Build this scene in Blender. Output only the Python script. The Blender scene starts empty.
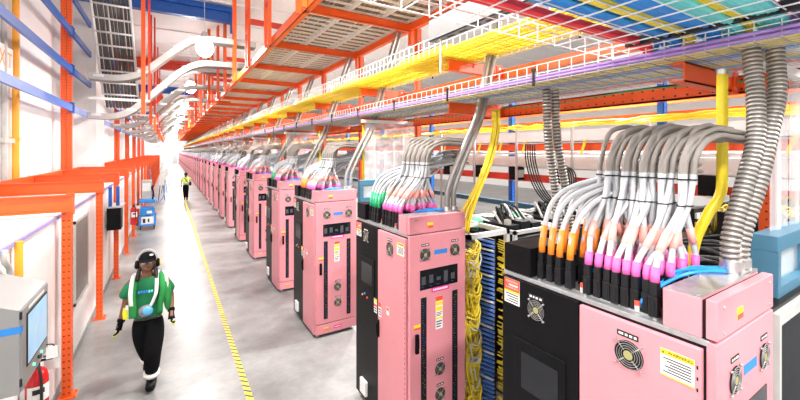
import bpy, bmesh, math, random
from mathutils import Vector, Matrix
random.seed(7)
SC = bpy.context.scene
COL = SC.collection
R = math.radians

# ------------------------------------------------------------------ materials
def mat(name, col, rough=.5, metal=0., var=.08, scale=6., emit=None, estr=0., spec=None, bump=0., alpha=None):
    m = bpy.data.materials.new(name); m.use_nodes = True
    nt = m.node_tree; b = nt.nodes['Principled BSDF']
    b.inputs['Roughness'].default_value = rough
    b.inputs['Metallic'].default_value = metal
    if spec is not None: b.inputs['Specular IOR Level'].default_value = spec
    c = (col[0], col[1], col[2], 1)
    if var > 0:
        tc = nt.nodes.new('ShaderNodeTexCoord'); no = nt.nodes.new('ShaderNodeTexNoise')
        no.inputs['Scale'].default_value = scale; no.inputs['Detail'].default_value = 4
        nt.links.new(tc.outputs['Object'], no.inputs['Vector'])
        rp = nt.nodes.new('ShaderNodeValToRGB')
        rp.color_ramp.elements[0].position = .3; rp.color_ramp.elements[1].position = .7
        rp.color_ramp.elements[0].color = tuple(x*(1-var) for x in col)+(1,)
        rp.color_ramp.elements[1].color = tuple(min(1, x*(1+var*.5)) for x in col)+(1,)
        nt.links.new(no.outputs['Fac'], rp.inputs['Fac'])
        nt.links.new(rp.outputs['Color'], b.inputs['Base Color'])
        if bump > 0:
            bp = nt.nodes.new('ShaderNodeBump'); bp.inputs['Strength'].default_value = bump
            nt.links.new(no.outputs['Fac'], bp.inputs['Height']); nt.links.new(bp.outputs['Normal'], b.inputs['Normal'])
    else:
        b.inputs['Base Color'].default_value = c
    if emit:
        b.inputs['Emission Color'].default_value = tuple(emit)+(1,)
        b.inputs['Emission Strength'].default_value = estr
    if alpha is not None: b.inputs['Alpha'].default_value = alpha
    return m

M = {}
M['pink'] = mat('pink_paint', (.70,.262,.298), .38, var=.03)
M['black'] = mat('black_paint', (.005,.005,.006), .40, var=.15, spec=.12)
M['louvre'] = mat('louvre_metal', (.17,.16,.15), .5, .2, var=.1)
M['dimblue'] = mat('dim_blue_detail', (.02,.06,.20), .3, var=.2)
M['dimamber'] = mat('dim_amber_detail', (.22,.12,.04), .4, var=.2)
M['dimgrey'] = mat('dim_grey_detail', (.10,.10,.11), .4, .3, var=.2)
M['leadblue'] = mat('bright_blue_leads', (.10,.24,.72), .45, var=.1)
M['dark'] = mat('dark_inside', (.012,.012,.015), .6, var=.2, spec=.2)
M['galv'] = mat('galvanised_sheet', (.5,.52,.53), .36, .75, var=.22, scale=14)
M['groove_shade'] = mat('hose_groove_shade', (.16,.14,.125), .6, .2, var=.1)  # dark grey-brown paints the shade in the grooves between steel hoops
M['railgrey'] = mat('trough_side_grey', (.44,.43,.41), .4, .3, var=.08)
M['conduit'] = mat('conduit_metal', (.33,.315,.295), .42, .4, var=.08)
M['boxgrey'] = mat('box_grey_paint', (.27,.27,.265), .42, .1, var=.05)
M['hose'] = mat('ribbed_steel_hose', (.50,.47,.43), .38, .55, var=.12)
M['traygrey'] = mat('tray_bottom_grey', (.20,.19,.175), .5, .2, var=.08)
M['steel'] = mat('brushed_steel', (.72,.72,.70), .3, .9, var=.1)
M['greymetal'] = mat('grey_painted_metal', (.50,.50,.48), .45, .1, var=.08)
M['white'] = mat('white_paint', (.86,.86,.85), .5, var=.03)
M['whitemetal'] = mat('white_powder_coat', (.80,.81,.80), .4, .05, var=.03)
M['orange'] = mat('orange_paint', (.82,.098,.008), .4, var=.07)
M['amber'] = mat('amber_pipe', (.92,.40,.03), .4, var=.05)
M['red'] = mat('red_oxide_paint', (.66,.045,.02), .42, var=.08)
M['blue'] = mat('blue_paint', (.008,.105,.46), .38, var=.06)
M['steelblue'] = mat('steel_blue_paint', (.05,.17,.26), .4, var=.08)
M['yellow'] = mat('yellow_jacket', (.97,.74,.04), .5, var=.10, scale=9)
M['ypipe'] = mat('yellow_pipe', (.90,.70,.02), .35, var=.04)
M['cblue'] = mat('blue_jacket', (.02,.30,.86), .45, var=.1)
M['cred'] = mat('red_jacket', (.95,.035,.04), .45, var=.1)
M['cteal'] = mat('teal_jacket', (.16,.74,.76), .45, var=.1)
M['cpurple'] = mat('purple_jacket', (.38,.23,.58), .45, var=.12)
M['cgreen'] = mat('green_jacket', (.02,.42,.17), .45, var=.1)
M['cwhite'] = mat('white_jacket', (.80,.80,.80), .5, var=.05)
M['corange'] = mat('orange_sleeve', (.92,.26,.02), .5, var=.06)
M['cpink'] = mat('magenta_sleeve', (.80,.13,.42), .5, var=.06)
M['salmon'] = mat('salmon_tape', (.90,.40,.35), .5, var=.06)
M['cgrey'] = mat('grey_jacket', (.30,.27,.24), .5, var=.2, scale=3)
M['darkgrey'] = mat('dark_grey_jacket', (.10,.095,.09), .5, var=.2)
M['cable'] = mat('pale_grey_jacket', (.50,.51,.53), .42, var=.05)
M['cable_shade'] = mat('shaded_grey_jacket', (.25,.22,.195), .6, var=.12)  # brown-grey paints the shade under the trays onto the cables' upper ends
M['plug'] = mat('black_plug', (.010,.010,.012), .35, var=.1, spec=.3)
M['glass'] = mat('dark_glass', (.012,.013,.016), .06, var=0)
M['label'] = mat('white_label', (.85,.85,.83), .5, var=0)
M['ylabel'] = mat('yellow_label', (.95,.68,.02), .5, var=0)
M['rlabel'] = mat('red_label', (.85,.08,.04), .5, var=0)
M['maglabel'] = mat('magenta_label', (.75,.03,.28), .5, var=0)
M['tape'] = mat('blue_masking_tape', (.02,.22,.62), .6, var=.04)
M['glabel'] = mat('green_label', (.05,.45,.15), .5, var=0)
M['ink'] = mat('black_ink', (.01,.01,.01), .6, var=0)
M['grille'] = mat('fan_grille', (.42,.41,.39), .4, .7, var=0)
M['fanhub'] = mat('fan_hub_label', (.34,.31,.13), .5, var=0)
M['rubber'] = mat('black_rubber', (.018,.018,.018), .7, var=.1)
M['lamp'] = mat('lamp_lens', (1,1,1), .5, var=0, emit=(1,.98,.95), estr=95)
M['led'] = mat('green_led', (.05,.9,.4), .5, var=0, emit=(.1,1,.5), estr=4)
M['screen'] = mat('lcd_screen', (.3,.5,.7), .15, var=.15, scale=8, emit=(.42,.66,.92), estr=.55)
M['exitred'] = mat('exit_letters', (.9,.2,.03), .5, var=0, emit=(1,.3,.05), estr=.8)
M['purplecap'] = mat('mauve_trim', (.27,.25,.50), .4, var=.05)
M['base'] = mat('grey_cove_base', (.30,.30,.29), .5, var=.05)
M['sign'] = mat('white_sign', (.9,.9,.88), .4, var=0)
M['skin'] = mat('brown_skin', (.20,.085,.045), .5, var=.06)
M['skin2'] = mat('tan_skin', (.42,.23,.15), .5, var=.06)
M['shirt'] = mat('green_tshirt', (.006,.17,.06), .8, var=.12)
M['vestg'] = mat('green_mesh_vest', (.015,.24,.05), .8, var=.1)
M['reflect'] = mat('reflective_strip', (.85,.85,.80), .35, var=.03)
M['hivis'] = mat('lime_vest', (.62,.85,.02), .7, var=.08)
M['hivisy'] = mat('lime_yellow_fabric', (.85,.85,.03), .7, var=.05)
M['blackcloth'] = mat('black_cloth', (.006,.006,.007), .9, var=.2, spec=.08)
M['hair'] = mat('black_hair', (.012,.009,.008), .6, var=.2)
M['eye'] = mat('eye_white', (.8,.8,.78), .3, var=0)
M['lips'] = mat('lips', (.25,.07,.06), .4, var=0)
M['pouch'] = mat('clear_pouch', (.20,.20,.22), .2, var=.3, scale=30)
M['pouchb'] = mat('blue_lining', (.10,.42,.75), .4, var=.1)
M['cartblue'] = mat('cart_blue_plastic', (.02,.25,.70), .4, var=.06)
M['extred'] = mat('extinguisher_red', (.60,.01,.012), .25, var=.04)

def floor_mat():
    m = bpy.data.materials.new('polished_concrete'); m.use_nodes = True
    nt = m.node_tree; b = nt.nodes['Principled BSDF']; L = nt.links.new
    tc = nt.nodes.new('ShaderNodeTexCoord')
    n1 = nt.nodes.new('ShaderNodeTexNoise'); n1.inputs['Scale'].default_value = .8; n1.inputs['Detail'].default_value = 8; n1.inputs['Roughness'].default_value = .65
    n2 = nt.nodes.new('ShaderNodeTexNoise'); n2.inputs['Scale'].default_value = 14; n2.inputs['Detail'].default_value = 6
    L(tc.outputs['Object'], n1.inputs['Vector']); L(tc.outputs['Object'], n2.inputs['Vector'])
    r1 = nt.nodes.new('ShaderNodeValToRGB'); r1.color_ramp.elements[0].position = .35; r1.color_ramp.elements[1].position = .68
    r1.color_ramp.elements[0].color = (.16,.16,.157,1); r1.color_ramp.elements[1].color = (.37,.37,.362,1)
    L(n1.outputs['Fac'], r1.inputs['Fac'])
    mx = nt.nodes.new('ShaderNodeMix'); mx.data_type = 'RGBA'; mx.blend_type = 'MULTIPLY'; mx.inputs[0].default_value = .35
    r2 = nt.nodes.new('ShaderNodeValToRGB'); r2.color_ramp.elements[0].position = .3; r2.color_ramp.elements[0].color = (.55,.55,.55,1)
    L(n2.outputs['Fac'], r2.inputs['Fac']); L(r1.outputs['Color'], mx.inputs[6]); L(r2.outputs['Color'], mx.inputs[7])
    L(mx.outputs[2], b.inputs['Base Color'])
    r3 = nt.nodes.new('ShaderNodeMapRange'); r3.inputs[3].default_value = .22; r3.inputs[4].default_value = .42
    L(n1.outputs['Fac'], r3.inputs[0]); L(r3.outputs[0], b.inputs['Roughness'])
    b.inputs['Specular IOR Level'].default_value = .4
    return m
M['floor'] = floor_mat()

def stripe_mat():
    # worn yellow tape with black diagonal bands in its near length
    m = bpy.data.materials.new('hazard_tape'); m.use_nodes = True
    nt = m.node_tree; b = nt.nodes['Principled BSDF']; L = nt.links.new
    tc = nt.nodes.new('ShaderNodeTexCoord'); sp = nt.nodes.new('ShaderNodeSeparateXYZ'); L(tc.outputs['Object'], sp.inputs[0])
    a = nt.nodes.new('ShaderNodeMath'); a.operation = 'ADD'; L(sp.outputs['X'], a.inputs[0]); L(sp.outputs['Y'], a.inputs[1])
    d = nt.nodes.new('ShaderNodeMath'); d.operation = 'MULTIPLY'; d.inputs[1].default_value = 9.; L(a.outputs[0], d.inputs[0])
    f = nt.nodes.new('ShaderNodeMath'); f.operation = 'FRACT'; L(d.outputs[0], f.inputs[0])
    g = nt.nodes.new('ShaderNodeMath'); g.operation = 'GREATER_THAN'; g.inputs[1].default_value = .6; L(f.outputs[0], g.inputs[0])
    mx = nt.nodes.new('ShaderNodeMix'); mx.data_type = 'RGBA'
    mx.inputs[6].default_value = (.85,.62,.03,1); mx.inputs[7].default_value = (.03,.03,.03,1)
    L(g.outputs[0], mx.inputs[0]); L(mx.outputs[2], b.inputs['Base Color']); b.inputs['Roughness'].default_value = .5
    return m
M['hazard'] = stripe_mat()

def curtain_mat():
    m = bpy.data.materials.new('clear_vinyl_strip'); m.use_nodes = True
    nt = m.node_tree; b = nt.nodes['Principled BSDF']; L = nt.links.new
    out = nt.nodes['Material Output']
    b.inputs['Base Color'].default_value = (.86,.88,.90,1); b.inputs['Roughness'].default_value = .18
    tr = nt.nodes.new('ShaderNodeBsdfTransparent'); tr.inputs['Color'].default_value = (.96,.97,.98,1)
    mx = nt.nodes.new('ShaderNodeMixShader'); mx.inputs[0].default_value = .42
    L(tr.outputs[0], mx.inputs[1]); L(b.outputs[0], mx.inputs[2]); L(mx.outputs[0], out.inputs['Surface'])
    return m
M['curtain'] = curtain_mat()

def mesh_mat():
    m = mat('perforated_mesh', (.03,.03,.03), .5, var=0)
    return m

# ------------------------------------------------------------------ mesh builder
class MB:
    def __init__(s): s.v=[]; s.f=[]; s.m=[]; s.sm=[]
    def add(s, vs, fs, mi=0, smooth=False):
        o=len(s.v); s.v += [tuple(v) for v in vs]
        for f in fs: s.f.append(tuple(i+o for i in f)); s.m.append(mi); s.sm.append(smooth)
        return s
    def box(s, x0,x1,y0,y1,z0,z1, mi=0, b=0.):
        if x0>x1: x0,x1=x1,x0
        if y0>y1: y0,y1=y1,y0
        if z0>z1: z0,z1=z1,z0
        if b<=0:
            vs=[(x,y,z) for z in (z0,z1) for (x,y) in ((x0,y0),(x1,y0),(x1,y1),(x0,y1))]
            return s.add(vs,[(3,2,1,0),(4,5,6,7),(0,1,5,4),(1,2,6,5),(2,3,7,6),(3,0,4,7)],mi)
        bm=bmesh.new(); bmesh.ops.create_cube(bm,size=1)
        for v in bm.verts: v.co=Vector(((x0+x1)/2+v.co.x*(x1-x0),(y0+y1)/2+v.co.y*(y1-y0),(z0+z1)/2+v.co.z*(z1-z0)))
        bmesh.ops.bevel(bm,geom=bm.edges[:],offset=b,segments=2,affect='EDGES',profile=.5)
        bm.verts.index_update()
        s.add([v.co[:] for v in bm.verts],[[v.index for v in f.verts] for f in bm.faces],mi); bm.free(); return s
    def prism(s, poly, axis, a, b_, mi=0):
        # poly: 2D points, extruded along axis (0,1,2) from a to b_
        def P(p,t):
            return {0:(t,p[0],p[1]),1:(p[0],t,p[1]),2:(p[0],p[1],t)}[axis]
        n=len(poly); vs=[P(p,a) for p in poly]+[P(p,b_) for p in poly]
        fs=[tuple(range(n)),tuple(range(2*n-1,n-1,-1))]+[(i,i+n,(i+1)%n+n,(i+1)%n) for i in range(n)]
        return s.add(vs,fs,mi)
    def quad(s, p, mi=0): return s.add(p,[(0,1,2,3)],mi)
    def cyl(s, c, r, h, axis=2, n=16, mi=0, r2=None, smooth=True):
        r2 = r if r2 is None else r2
        pts=[]
        for t,rr in ((0,r),(h,r2)):
            for i in range(n):
                a=2*math.pi*i/n; u,w=rr*math.cos(a),rr*math.sin(a)
                pts.append({2:(c[0]+u,c[1]+w,c[2]+t),1:(c[0]+u,c[1]+t,c[2]+w),0:(c[0]+t,c[1]+u,c[2]+w)}[axis])
        s.add(pts,[(i,(i+1)%n,(i+1)%n+n,i+n) for i in range(n)],mi,smooth)
        s.add(pts,[tuple(range(n-1,-1,-1)),tuple(range(n,2*n))],mi)
        return s
    def tube(s, pts, r, n=8, mi=0, caps=True, mfun=None, mlist=None):
        pts=[Vector(p) for p in pts]; N=len(pts)
        rr = r if isinstance(r,(list,tuple)) else [r]*N
        t=(pts[1]-pts[0]).normalized()
        up=Vector((0,0,1)) if abs(t.z)<.9 else Vector((1,0,0))
        u=t.cross(up).normalized(); vs=[]
        for i,p in enumerate(pts):
            if i==0: tt=t
            elif i==N-1: tt=(pts[i]-pts[i-1]).normalized()
            else: tt=(pts[i+1]-pts[i-1]).normalized()
            u=(u-tt*u.dot(tt)); u.normalize(); w=tt.cross(u)
            for k in range(n):
                a=2*math.pi*k/n; vs.append(p+u*(rr[i]*math.cos(a))+w*(rr[i]*math.sin(a)))
        o=len(s.v); s.v+=[tuple(v) for v in vs]
        for i in range(N-1):
            mm = (mlist[i] if mlist else mi) if mfun is None else mfun((pts[i]+pts[i+1])/2)
            for k in range(n):
                s.f.append((o+i*n+k,o+i*n+(k+1)%n,o+(i+1)*n+(k+1)%n,o+(i+1)*n+k)); s.m.append(mm); s.sm.append(True)
        if caps:
            s.f.append(tuple(o+k for k in range(n-1,-1,-1))); s.m.append(mi); s.sm.append(False)
            s.f.append(tuple(o+(N-1)*n+k for k in range(n))); s.m.append(mi); s.sm.append(False)
        return s
    def sphere(s, c, r, mi=0, nu=14, nv=9, rot=None):
        rx,ry,rz = r if isinstance(r,(tuple,list)) else (r,r,r)
        vs=[]; c=Vector(c)
        for j in range(nv+1):
            t=math.pi*j/nv
            for i in range(nu):
                a=2*math.pi*i/nu
                p=Vector((rx*math.sin(t)*math.cos(a),ry*math.sin(t)*math.sin(a),rz*math.cos(t)))
                if rot: p=rot@p
                vs.append(c+p)
        fs=[(j*nu+i,(j+1)*nu+i,(j+1)*nu+(i+1)%nu,j*nu+(i+1)%nu) for j in range(nv) for i in range(nu)]
        return s.add(vs,fs,mi,True)
    def torus(s, c, Rr, r, axis=2, n=20, k=6, mi=0, sc=(1,1)):
        pts=[]
        for i in range(n+1):
            a=2*math.pi*i/n; u,w=Rr*sc[0]*math.cos(a),Rr*sc[1]*math.sin(a)
            pts.append({2:(c[0]+u,c[1]+w,c[2]),1:(c[0]+u,c[1],c[2]+w),0:(c[0],c[1]+u,c[2]+w)}[axis])
        return s.tube(pts,r,k,mi,caps=False)
    def build(s, name, mats, parent=None, loc=None):
        me=bpy.data.meshes.new(name); me.from_pydata(s.v,[],s.f)
        for m in (mats if isinstance(mats,(list,tuple)) else [mats]): me.materials.append(M[m] if isinstance(m,str) else m)
        me.polygons.foreach_set('material_index',s.m); me.polygons.foreach_set('use_smooth',s.sm)
        me.update()
        o=bpy.data.objects.new(name,me); COL.objects.link(o)
        if parent: o.parent=parent
        if loc: o.location=loc
        return o

def tag(o,label=None,cat=None,group=None,kind=None):
    if label: o['label']=label
    if cat: o['category']=cat
    if group: o['group']=group
    if kind: o['kind']=kind
    return o
def thing(name,label,cat,loc=(0,0,0),group=None,rz=0):
    o=bpy.data.objects.new(name,None); COL.objects.link(o); o.location=loc; o.rotation_euler=(0,0,rz); o.empty_display_size=.1
    return tag(o,label,cat,group)
def dup(o,loc=None,label=None,group=None,parent=None,skip=(),swap=None):
    c=o.copy(); COL.objects.link(c)
    if parent: c.parent=parent
    if loc is not None: c.location=loc
    if label: c['label']=label
    if group: c['group']=group
    for ch in list(o.children):
        if ch.name.split('.')[0] in skip: continue
        dup(ch,parent=c,skip=skip)
    return c
def struct(o): o['kind']='structure'; return o
def smoothpath(pts, n=8):
    # Catmull-Rom
    P=[Vector(p) for p in pts]; P=[P[0]*2-P[1]]+P+[P[-1]*2-P[-2]]; out=[]
    for i in range(1,len(P)-2):
        p0,p1,p2,p3=P[i-1:i+3]
        for k in range(n):
            t=k/n; out.append(.5*((2*p1)+(p2-p0)*t+(2*p0-5*p1+4*p2-p3)*t*t+(3*p1-p0-3*p2+p3)*t**3))
    out.append(P[-2]); return out
ORD=['nearest','second','third','fourth','fifth','sixth','seventh','eighth','ninth','tenth','eleventh','twelfth','thirteenth','fourteenth','fifteenth','sixteenth','seventeenth','eighteenth','nineteenth','twentieth']
TENS={2:'twenty',3:'thirty',4:'forty'}
ONES=['','first','second','third','fourth','fifth','sixth','seventh','eighth','ninth']
def ordw(i):
    if i<20: return ORD[i]
    n=i+1; t,o=divmod(n,10)
    return (TENS[t]+'-'+ONES[o]) if o else {2:'twentieth',3:'thirtieth',4:'fortieth'}[t]
def textmesh(body,size,mname,parent,name,loc,rot,extr=.0006):
    cu=bpy.data.curves.new(name,'FONT'); cu.body=body; cu.size=size; cu.extrude=extr; cu.align_x='CENTER'; cu.align_y='CENTER'
    t=bpy.data.objects.new(name,cu); COL.objects.link(t)
    dg=bpy.context.evaluated_depsgraph_get()
    me=bpy.data.meshes.new_from_object(t.evaluated_get(dg)); bpy.data.objects.remove(t)
    me.materials.clear(); me.materials.append(M[mname])
    o=bpy.data.objects.new(name,me); COL.objects.link(o); o.parent=parent; o.location=loc; o.rotation_euler=rot
    return o

# ------------------------------------------------------------------ camera
cam=bpy.data.cameras.new('camera'); co=bpy.data.objects.new('camera',cam); COL.objects.link(co)
co.location=(0,0,2.9); co.rotation_euler=(R(90),0,-R(31.6))
cam.sensor_width=36; cam.lens=376/800*36; cam.shift_y=-(200-151)/800; cam.clip_start=.05; cam.clip_end=400
SC.camera=co

# ------------------------------------------------------------------ setting
YEND=106.
CEIL=8.4
b=MB(); b.quad([(-2.6,-6,0),(24,-6,0),(24,YEND,0),(-2.6,YEND,0)]); struct(b.build('floor','floor'))
b=MB(); b.box(-2.6,24,-6,YEND,CEIL,CEIL+.1)
for k in range(46):
    y=-4+k*2.4; b.box(-2.6,24,y-.05,y+.05,CEIL-.06,CEIL)
struct(b.build('ceiling','white'))
# roof beams running across the hall
for i,y in enumerate((15.6,26.5,37.5,48.5,60)):
    o=MB().box(-2.6,2.2,y-.14,y+.14,7.75,7.79).box(-2.6,2.2,y-.14,y+.14,8.15,8.19).box(-2.6,2.2,y-.02,y+.02,7.79,8.15).box(-2.6,2.2,y-.14,y+.14,8.19,8.34).box(2.0,2.2,y-.1,y+.1,7.4,8.34).build('roof_beam','blue' if i%2==0 else 'red')
    tag(o,('blue' if i%2==0 else 'red')+' steel roof beam under the white ceiling, '+ordw(i)+' from the camera','beam','roof beams')
# left: low plenum wall with cap, tall wall set back
WX=-1.13
struct(MB().box(-2.6,WX,-3,YEND,0,2.14).build('wall_left','white'))
struct(MB().box(-2.75,-2.6,-3,YEND,0,CEIL).build('wall_left_upper','white'))
struct(MB().box(WX,WX+.03,-3,YEND,2.10,2.135).build('trim_1','purplecap'))
struct(MB().box(WX,WX+.012,-3,YEND,0,.1).build('baseboard_left','base'))
b=MB(); b.box(-2.6,24,YEND,YEND+.15,0,CEIL); struct(b.build('wall_end','white'))
d=MB().box(.75,1.75,YEND-.06,YEND,0,2.1).build('door_1','greymetal'); struct(d)
struct(MB().box(23.9,24,-6,YEND,0,CEIL).build('wall_right','white'))
# wall panels seams on the tall wall
for i,y in enumerate((6.5,10.2,15.2,20.5,27.)):
    struct(MB().box(-2.6,-2.585,y,y+.05,2.14,CEIL).build('trim_%d'%(i+2),'greymetal'))
struct(MB().box(-2.6,-2.05,15.9,17.8,2.14,CEIL).build('trim_7','white'))

# aisle marking tape
o=MB().box(.775,.845,1.5,13.5,0,.003).build('floor_tape','hazard'); tag(o,'yellow and black striped hazard tape on the concrete aisle floor','tape')
o=MB().box(.775,.845,13.5,60,0,.003).build('floor_tape','ylabel'); tag(o,'plain yellow tape line on the far aisle floor','tape')

# ------------------------------------------------------------------ pink cabinets
CX=1.93; CW=.685; CL=1.164; CH=2.105; TH=2.272
YK=[.633,2.959,5.605,7.843,10.554,12.872,15.405]
while YK[-1]<98: YK.append(YK[-1]+(2.36 if len(YK)%2 else 2.56))

def fan(parent, axis, x, y, z, r=.062, face=0.):
    # face: plane coordinate; the fan looks towards -x (axis 0) or -y (axis 1)
    b=MB()
    if axis==0:
        P=lambda u,v,w:(face-w,y+u,z+v)
    else:
        P=lambda u,v,w:(x+u,face-w,z+v)
    def disk(rr,w,mi,n=20):
        b.add([P(rr*math.cos(2*math.pi*i/n),rr*math.sin(2*math.pi*i/n),w) for i in range(n)],[tuple(range(n))] ,mi)
    disk(r*1.12,.002,1); disk(r*.36,.008,2)
    for rr in (.52,.70,.88,1.06):
        b.tube([P(r*rr*math.cos(2*math.pi*i/20),r*rr*math.sin(2*math.pi*i/20),.008) for i in range(21)],.0013,4,0,caps=False)
    for k in range(4):
        a=math.pi/4+k*math.pi/2
        b.tube([P(r*.42*math.cos(a),r*.42*math.sin(a),.009),P(r*1.38*math.cos(a),r*1.38*math.sin(a),.007)],.0026,4,0)
        b.tube([P(r*1.34*math.cos(a),r*1.34*math.sin(a),0),P(r*1.34*math.cos(a),r*1.34*math.sin(a),.012)],.006,6,0)
    return b.build('fan',['grille','dark','fanhub'],parent)

def plate(parent,name,axis,a0,a1,z0,z1,face,mats='label',t=.002,lines=None,extra=None):
    # a thin label on a -x face (axis 0, a=y) or -y face (axis 1, a=x)
    b=MB()
    def bx(p0,p1,q0,q1,w0,w1,mi):
        if axis==0: b.box(face-w1,face-w0,p0,p1,q0,q1,mi)
        else: b.box(p0,p1,face-w1,face-w0,q0,q1,mi)
    bx(a0,a1,z0,z1,0,t,0)
    if lines:
        for (p0,p1,q0,q1,mi) in lines:
            bx(a0+(a1-a0)*p0,a0+(a1-a0)*p1,z0+(z1-z0)*q0,z0+(z1-z0)*q1,t,t+.0006,mi)
    return b.build(name,mats,parent)
def textlines(n,top=.9,bot=.1,mi=1,l=.08,r=.92):
    h=(top-bot)/n
    return [(l,r-.25*((k*37)%5)/5,top-h*(k+.65),top-h*(k+.2),mi) for k in range(n)]

def make_cabinet():
    t=thing('server_cabinet','','server cabinet',(CX,YK[0],0))
    fr=MB().box(.012,CW-.012,.045,CL-.01,.05,CH-.03).build('frame','dark',t)
    tp=MB().box(.0,CW,.03,CL,CH-.03,CH-.004,0,.003).box(.05,CW-.05,.24,1.1,CH-.004,CH+.002,0)
    for (x,y) in ((.03,.25),(.03,.6),(.03,.9),(.65,.3),(.65,.9)): tp.cyl((x,y,CH-.004),.009,.008,2,8,0)
    tp.build('top_plate','galv',t)
    for x in (.06,CW-.06):
        for y in (.08,CL-.08): MB().cyl((x,y,0),.03,.012,2,12).cyl((x,y,.012),.012,.045,2,8).build('levelling_foot','steel',t)
    # --- black half, far part of the long side
    bp=MB().box(-.012,.012,.615,CL,.05,CH-.035,0,.004).build('black_panel','black',t)
    fan(bp,0,0,.89,1.925,.055,-.012)
    plate(bp,'name_plate',0,.84,.95,1.985,2.015,-.012,['ink','label'],lines=[(.1,.25,.3,.7,1),(.35,.5,.3,.7,1),(.58,.68,.3,.7,1),(.76,.9,.3,.7,1)])
    w=MB()
    w.box(-.02,-.012,.69,1.06,1.30,1.70,0,.003); w.box(-.022,-.02,.735,1.0,1.40,1.63,1)
    w.build('display_window',['black','glass'],bp)
    for y in (.68,1.07):
        for z in (1.32,1.70): pass
    plate(bp,'warning_label',0,1.02,1.145,1.90,2.06,-.012,['label','rlabel','ink','ylabel'],lines=[(0,1,.52,1,1),(.1,.9,.84,.93,0),(.1,.7,.72,.79,0),(.1,.9,.6,.67,0),(0,1,.44,.52,3)]+textlines(4,.42,.03,2))
    for k,(y,mi) in enumerate(((.86,'rlabel'),(.92,'cblue'),(.98,'corange'))):
        MB().cyl((-.024,y,1.24+.03*(k==1)),.012,.012,0,10).build('push_button',mi,bp)
    plate(bp,'socket_cover',0,.86,1.0,.12,.28,-.012,['label','ink'],t=.03,lines=[(.2,.8,.2,.8,0)])
    plate(bp,'data_sticker',0,.635,.70,1.14,1.29,-.012,['label','ylabel','rlabel','ink'],lines=[(0,1,.75,1,1),(.0,1,.45,.62,2)]+textlines(2,.4,.05,3))
    # --- pink half, near part of the long side
    sp=MB().box(-.018,.012,.052,.605,.05,CH-.045,0,.006)
    for k in range(40): sp.box(-.019,-.0178,.062,.068,.1+k*.048,.115+k*.048,1)
    sp=sp.build('side_panel',['pink','dark'],t)
    fan(sp,0,0,.345,1.905,.062,-.018)
    plate(sp,'name_plate',0,.30,.40,1.985,2.012,-.018,['ink','label'],lines=[(.08,.2,.3,.7,1),(.28,.42,.3,.7,1),(.5,.62,.3,.7,1),(.7,.92,.3,.7,1)])
    wl=plate(sp,'warning_label',0,.075,.205,1.885,2.005,-.018,['label','ylabel','ink'],lines=[(0,1,.80,1,1),(0,1,.0,.05,1)]+textlines(6,.72,.12,2))
    tx=textmesh('WARNING',.020,'ink',wl,'warning_text',(-.0212,.128,1.993),(R(90),0,R(-90)))
    MB().prism([(.190,1.986),(.198,1.986),(.194,2.001)],0,-.0213,-.0206).build('warning_triangle','ink',wl)
    h=MB().box(-.045,-.018,.565,.592,.92,1.10,0,.005).box(-.055,-.045,.568,.589,.96,1.07,0,.004).build('latch_handle','black',sp)
    plate(sp,'data_sticker',0,.36,.41,1.22,1.30,-.018,['label','rlabel'],lines=[(.1,.9,.55,.95,1)])
    plate(sp,'caution_sticker',0,.525,.585,1.14,1.29,-.018,['label','rlabel','ink'],lines=[(0,1,.7,1,1)]+textlines(3,.6,.08,2))
    # --- end door
    dr=MB().box(0,CW,0,.042,.21,CH-.008,0,.006).build('end_door','pink',t)
    for (x,z) in ((.176,1.9),(.544,1.9),(.354,.75),(.357,.50)):
        fan(dr,1,x,0,z,.055,0)
        plate(dr,'name_plate',1,x-.045,x+.045,z+.082,z+.106,0,['ink','label'],lines=[(.1,.25,.3,.7,1),(.35,.5,.3,.7,1),(.6,.9,.3,.7,1)])
    plate(dr,'blue_tape',1,.285,.445,1.885,1.93,0,'tape',t=.0015)
    w=MB().box(.115,.577,-.004,0,1.565,1.755,0)
    random.seed(3)
    for k in range(5):
        x=.13+k*.09; w.box(x,x+.05,-.005,-.004,1.60+.05*random.random(),1.66+.06*random.random(),1)
        w.box(x,x+.03,-.0052,-.004,1.59,1.595,2)
    w.build('display_window',['glass','dimgrey','dimblue'],dr)
    plate(dr,'magenta_label',1,.25,.465,1.52,1.565,0,['maglabel','label'],t=.003,lines=[(.08+.095*k,.08+.095*k+.07,.3,.7,1) for k in range(9)])
    tg=plate(dr,'hanging_tag',1,.30,.385,1.15,1.47,0,['label','rlabel','ylabel','ink'],t=.004,lines=[(0,1,.86,1,1),(0,1,.72,.84,2),(0,1,.30,.36,2),(.05,.95,.55,.68,2)]+textlines(3,.52,.38,3)+textlines(3,.26,.03,3))
    for (x0,x1) in ((.125,.19),(.51,.577)):
        w=MB().box(x0,x1,-.003,0,.28,1.49,0)
        for k in range(48):
            z=.31+k*.024; xx=x0+.008+.025*random.random(); w.box(xx,xx+.008+.02*random.random(),-.0038,-.003,z,z+.006,1 if random.random()<.6 else 2)
        w.build('mesh_window',['dark','dimblue','dimamber'],dr)
    MB().box(.055,.09,-.028,0,.98,1.16,0,.005).box(.062,.083,-.042,-.028,1.03,1.14,0,.004).build('latch_handle','black',dr)
    plate(dr,'caution_sticker',1,.045,.12,1.20,1.245,0,['ylabel','rlabel'],lines=[(0,1,0,.4,1)])
    kp=MB().box(0,CW,0,.042,.05,.20,0,.005).build('kick_panel','pink',t)
    plate(kp,'caution_sticker',1,.13,.20,.115,.145,0,['ylabel','rlabel'],lines=[(0,1,0,.4,1)])
    plate(kp,'magenta_label',1,.29,.42,.10,.145,0,['maglabel','label'],lines=[(.1,.9,.4,.6,1)])
    # --- cable housing on top of the near end
    th=MB().box(0,CW,.058,.205,CH-.004,TH,0,.004).box(.012,CW-.012,.04,.06,CH-.004,TH-.008,1).box(.002,CW-.002,.06,.204,TH,TH+.002,2)
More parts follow.
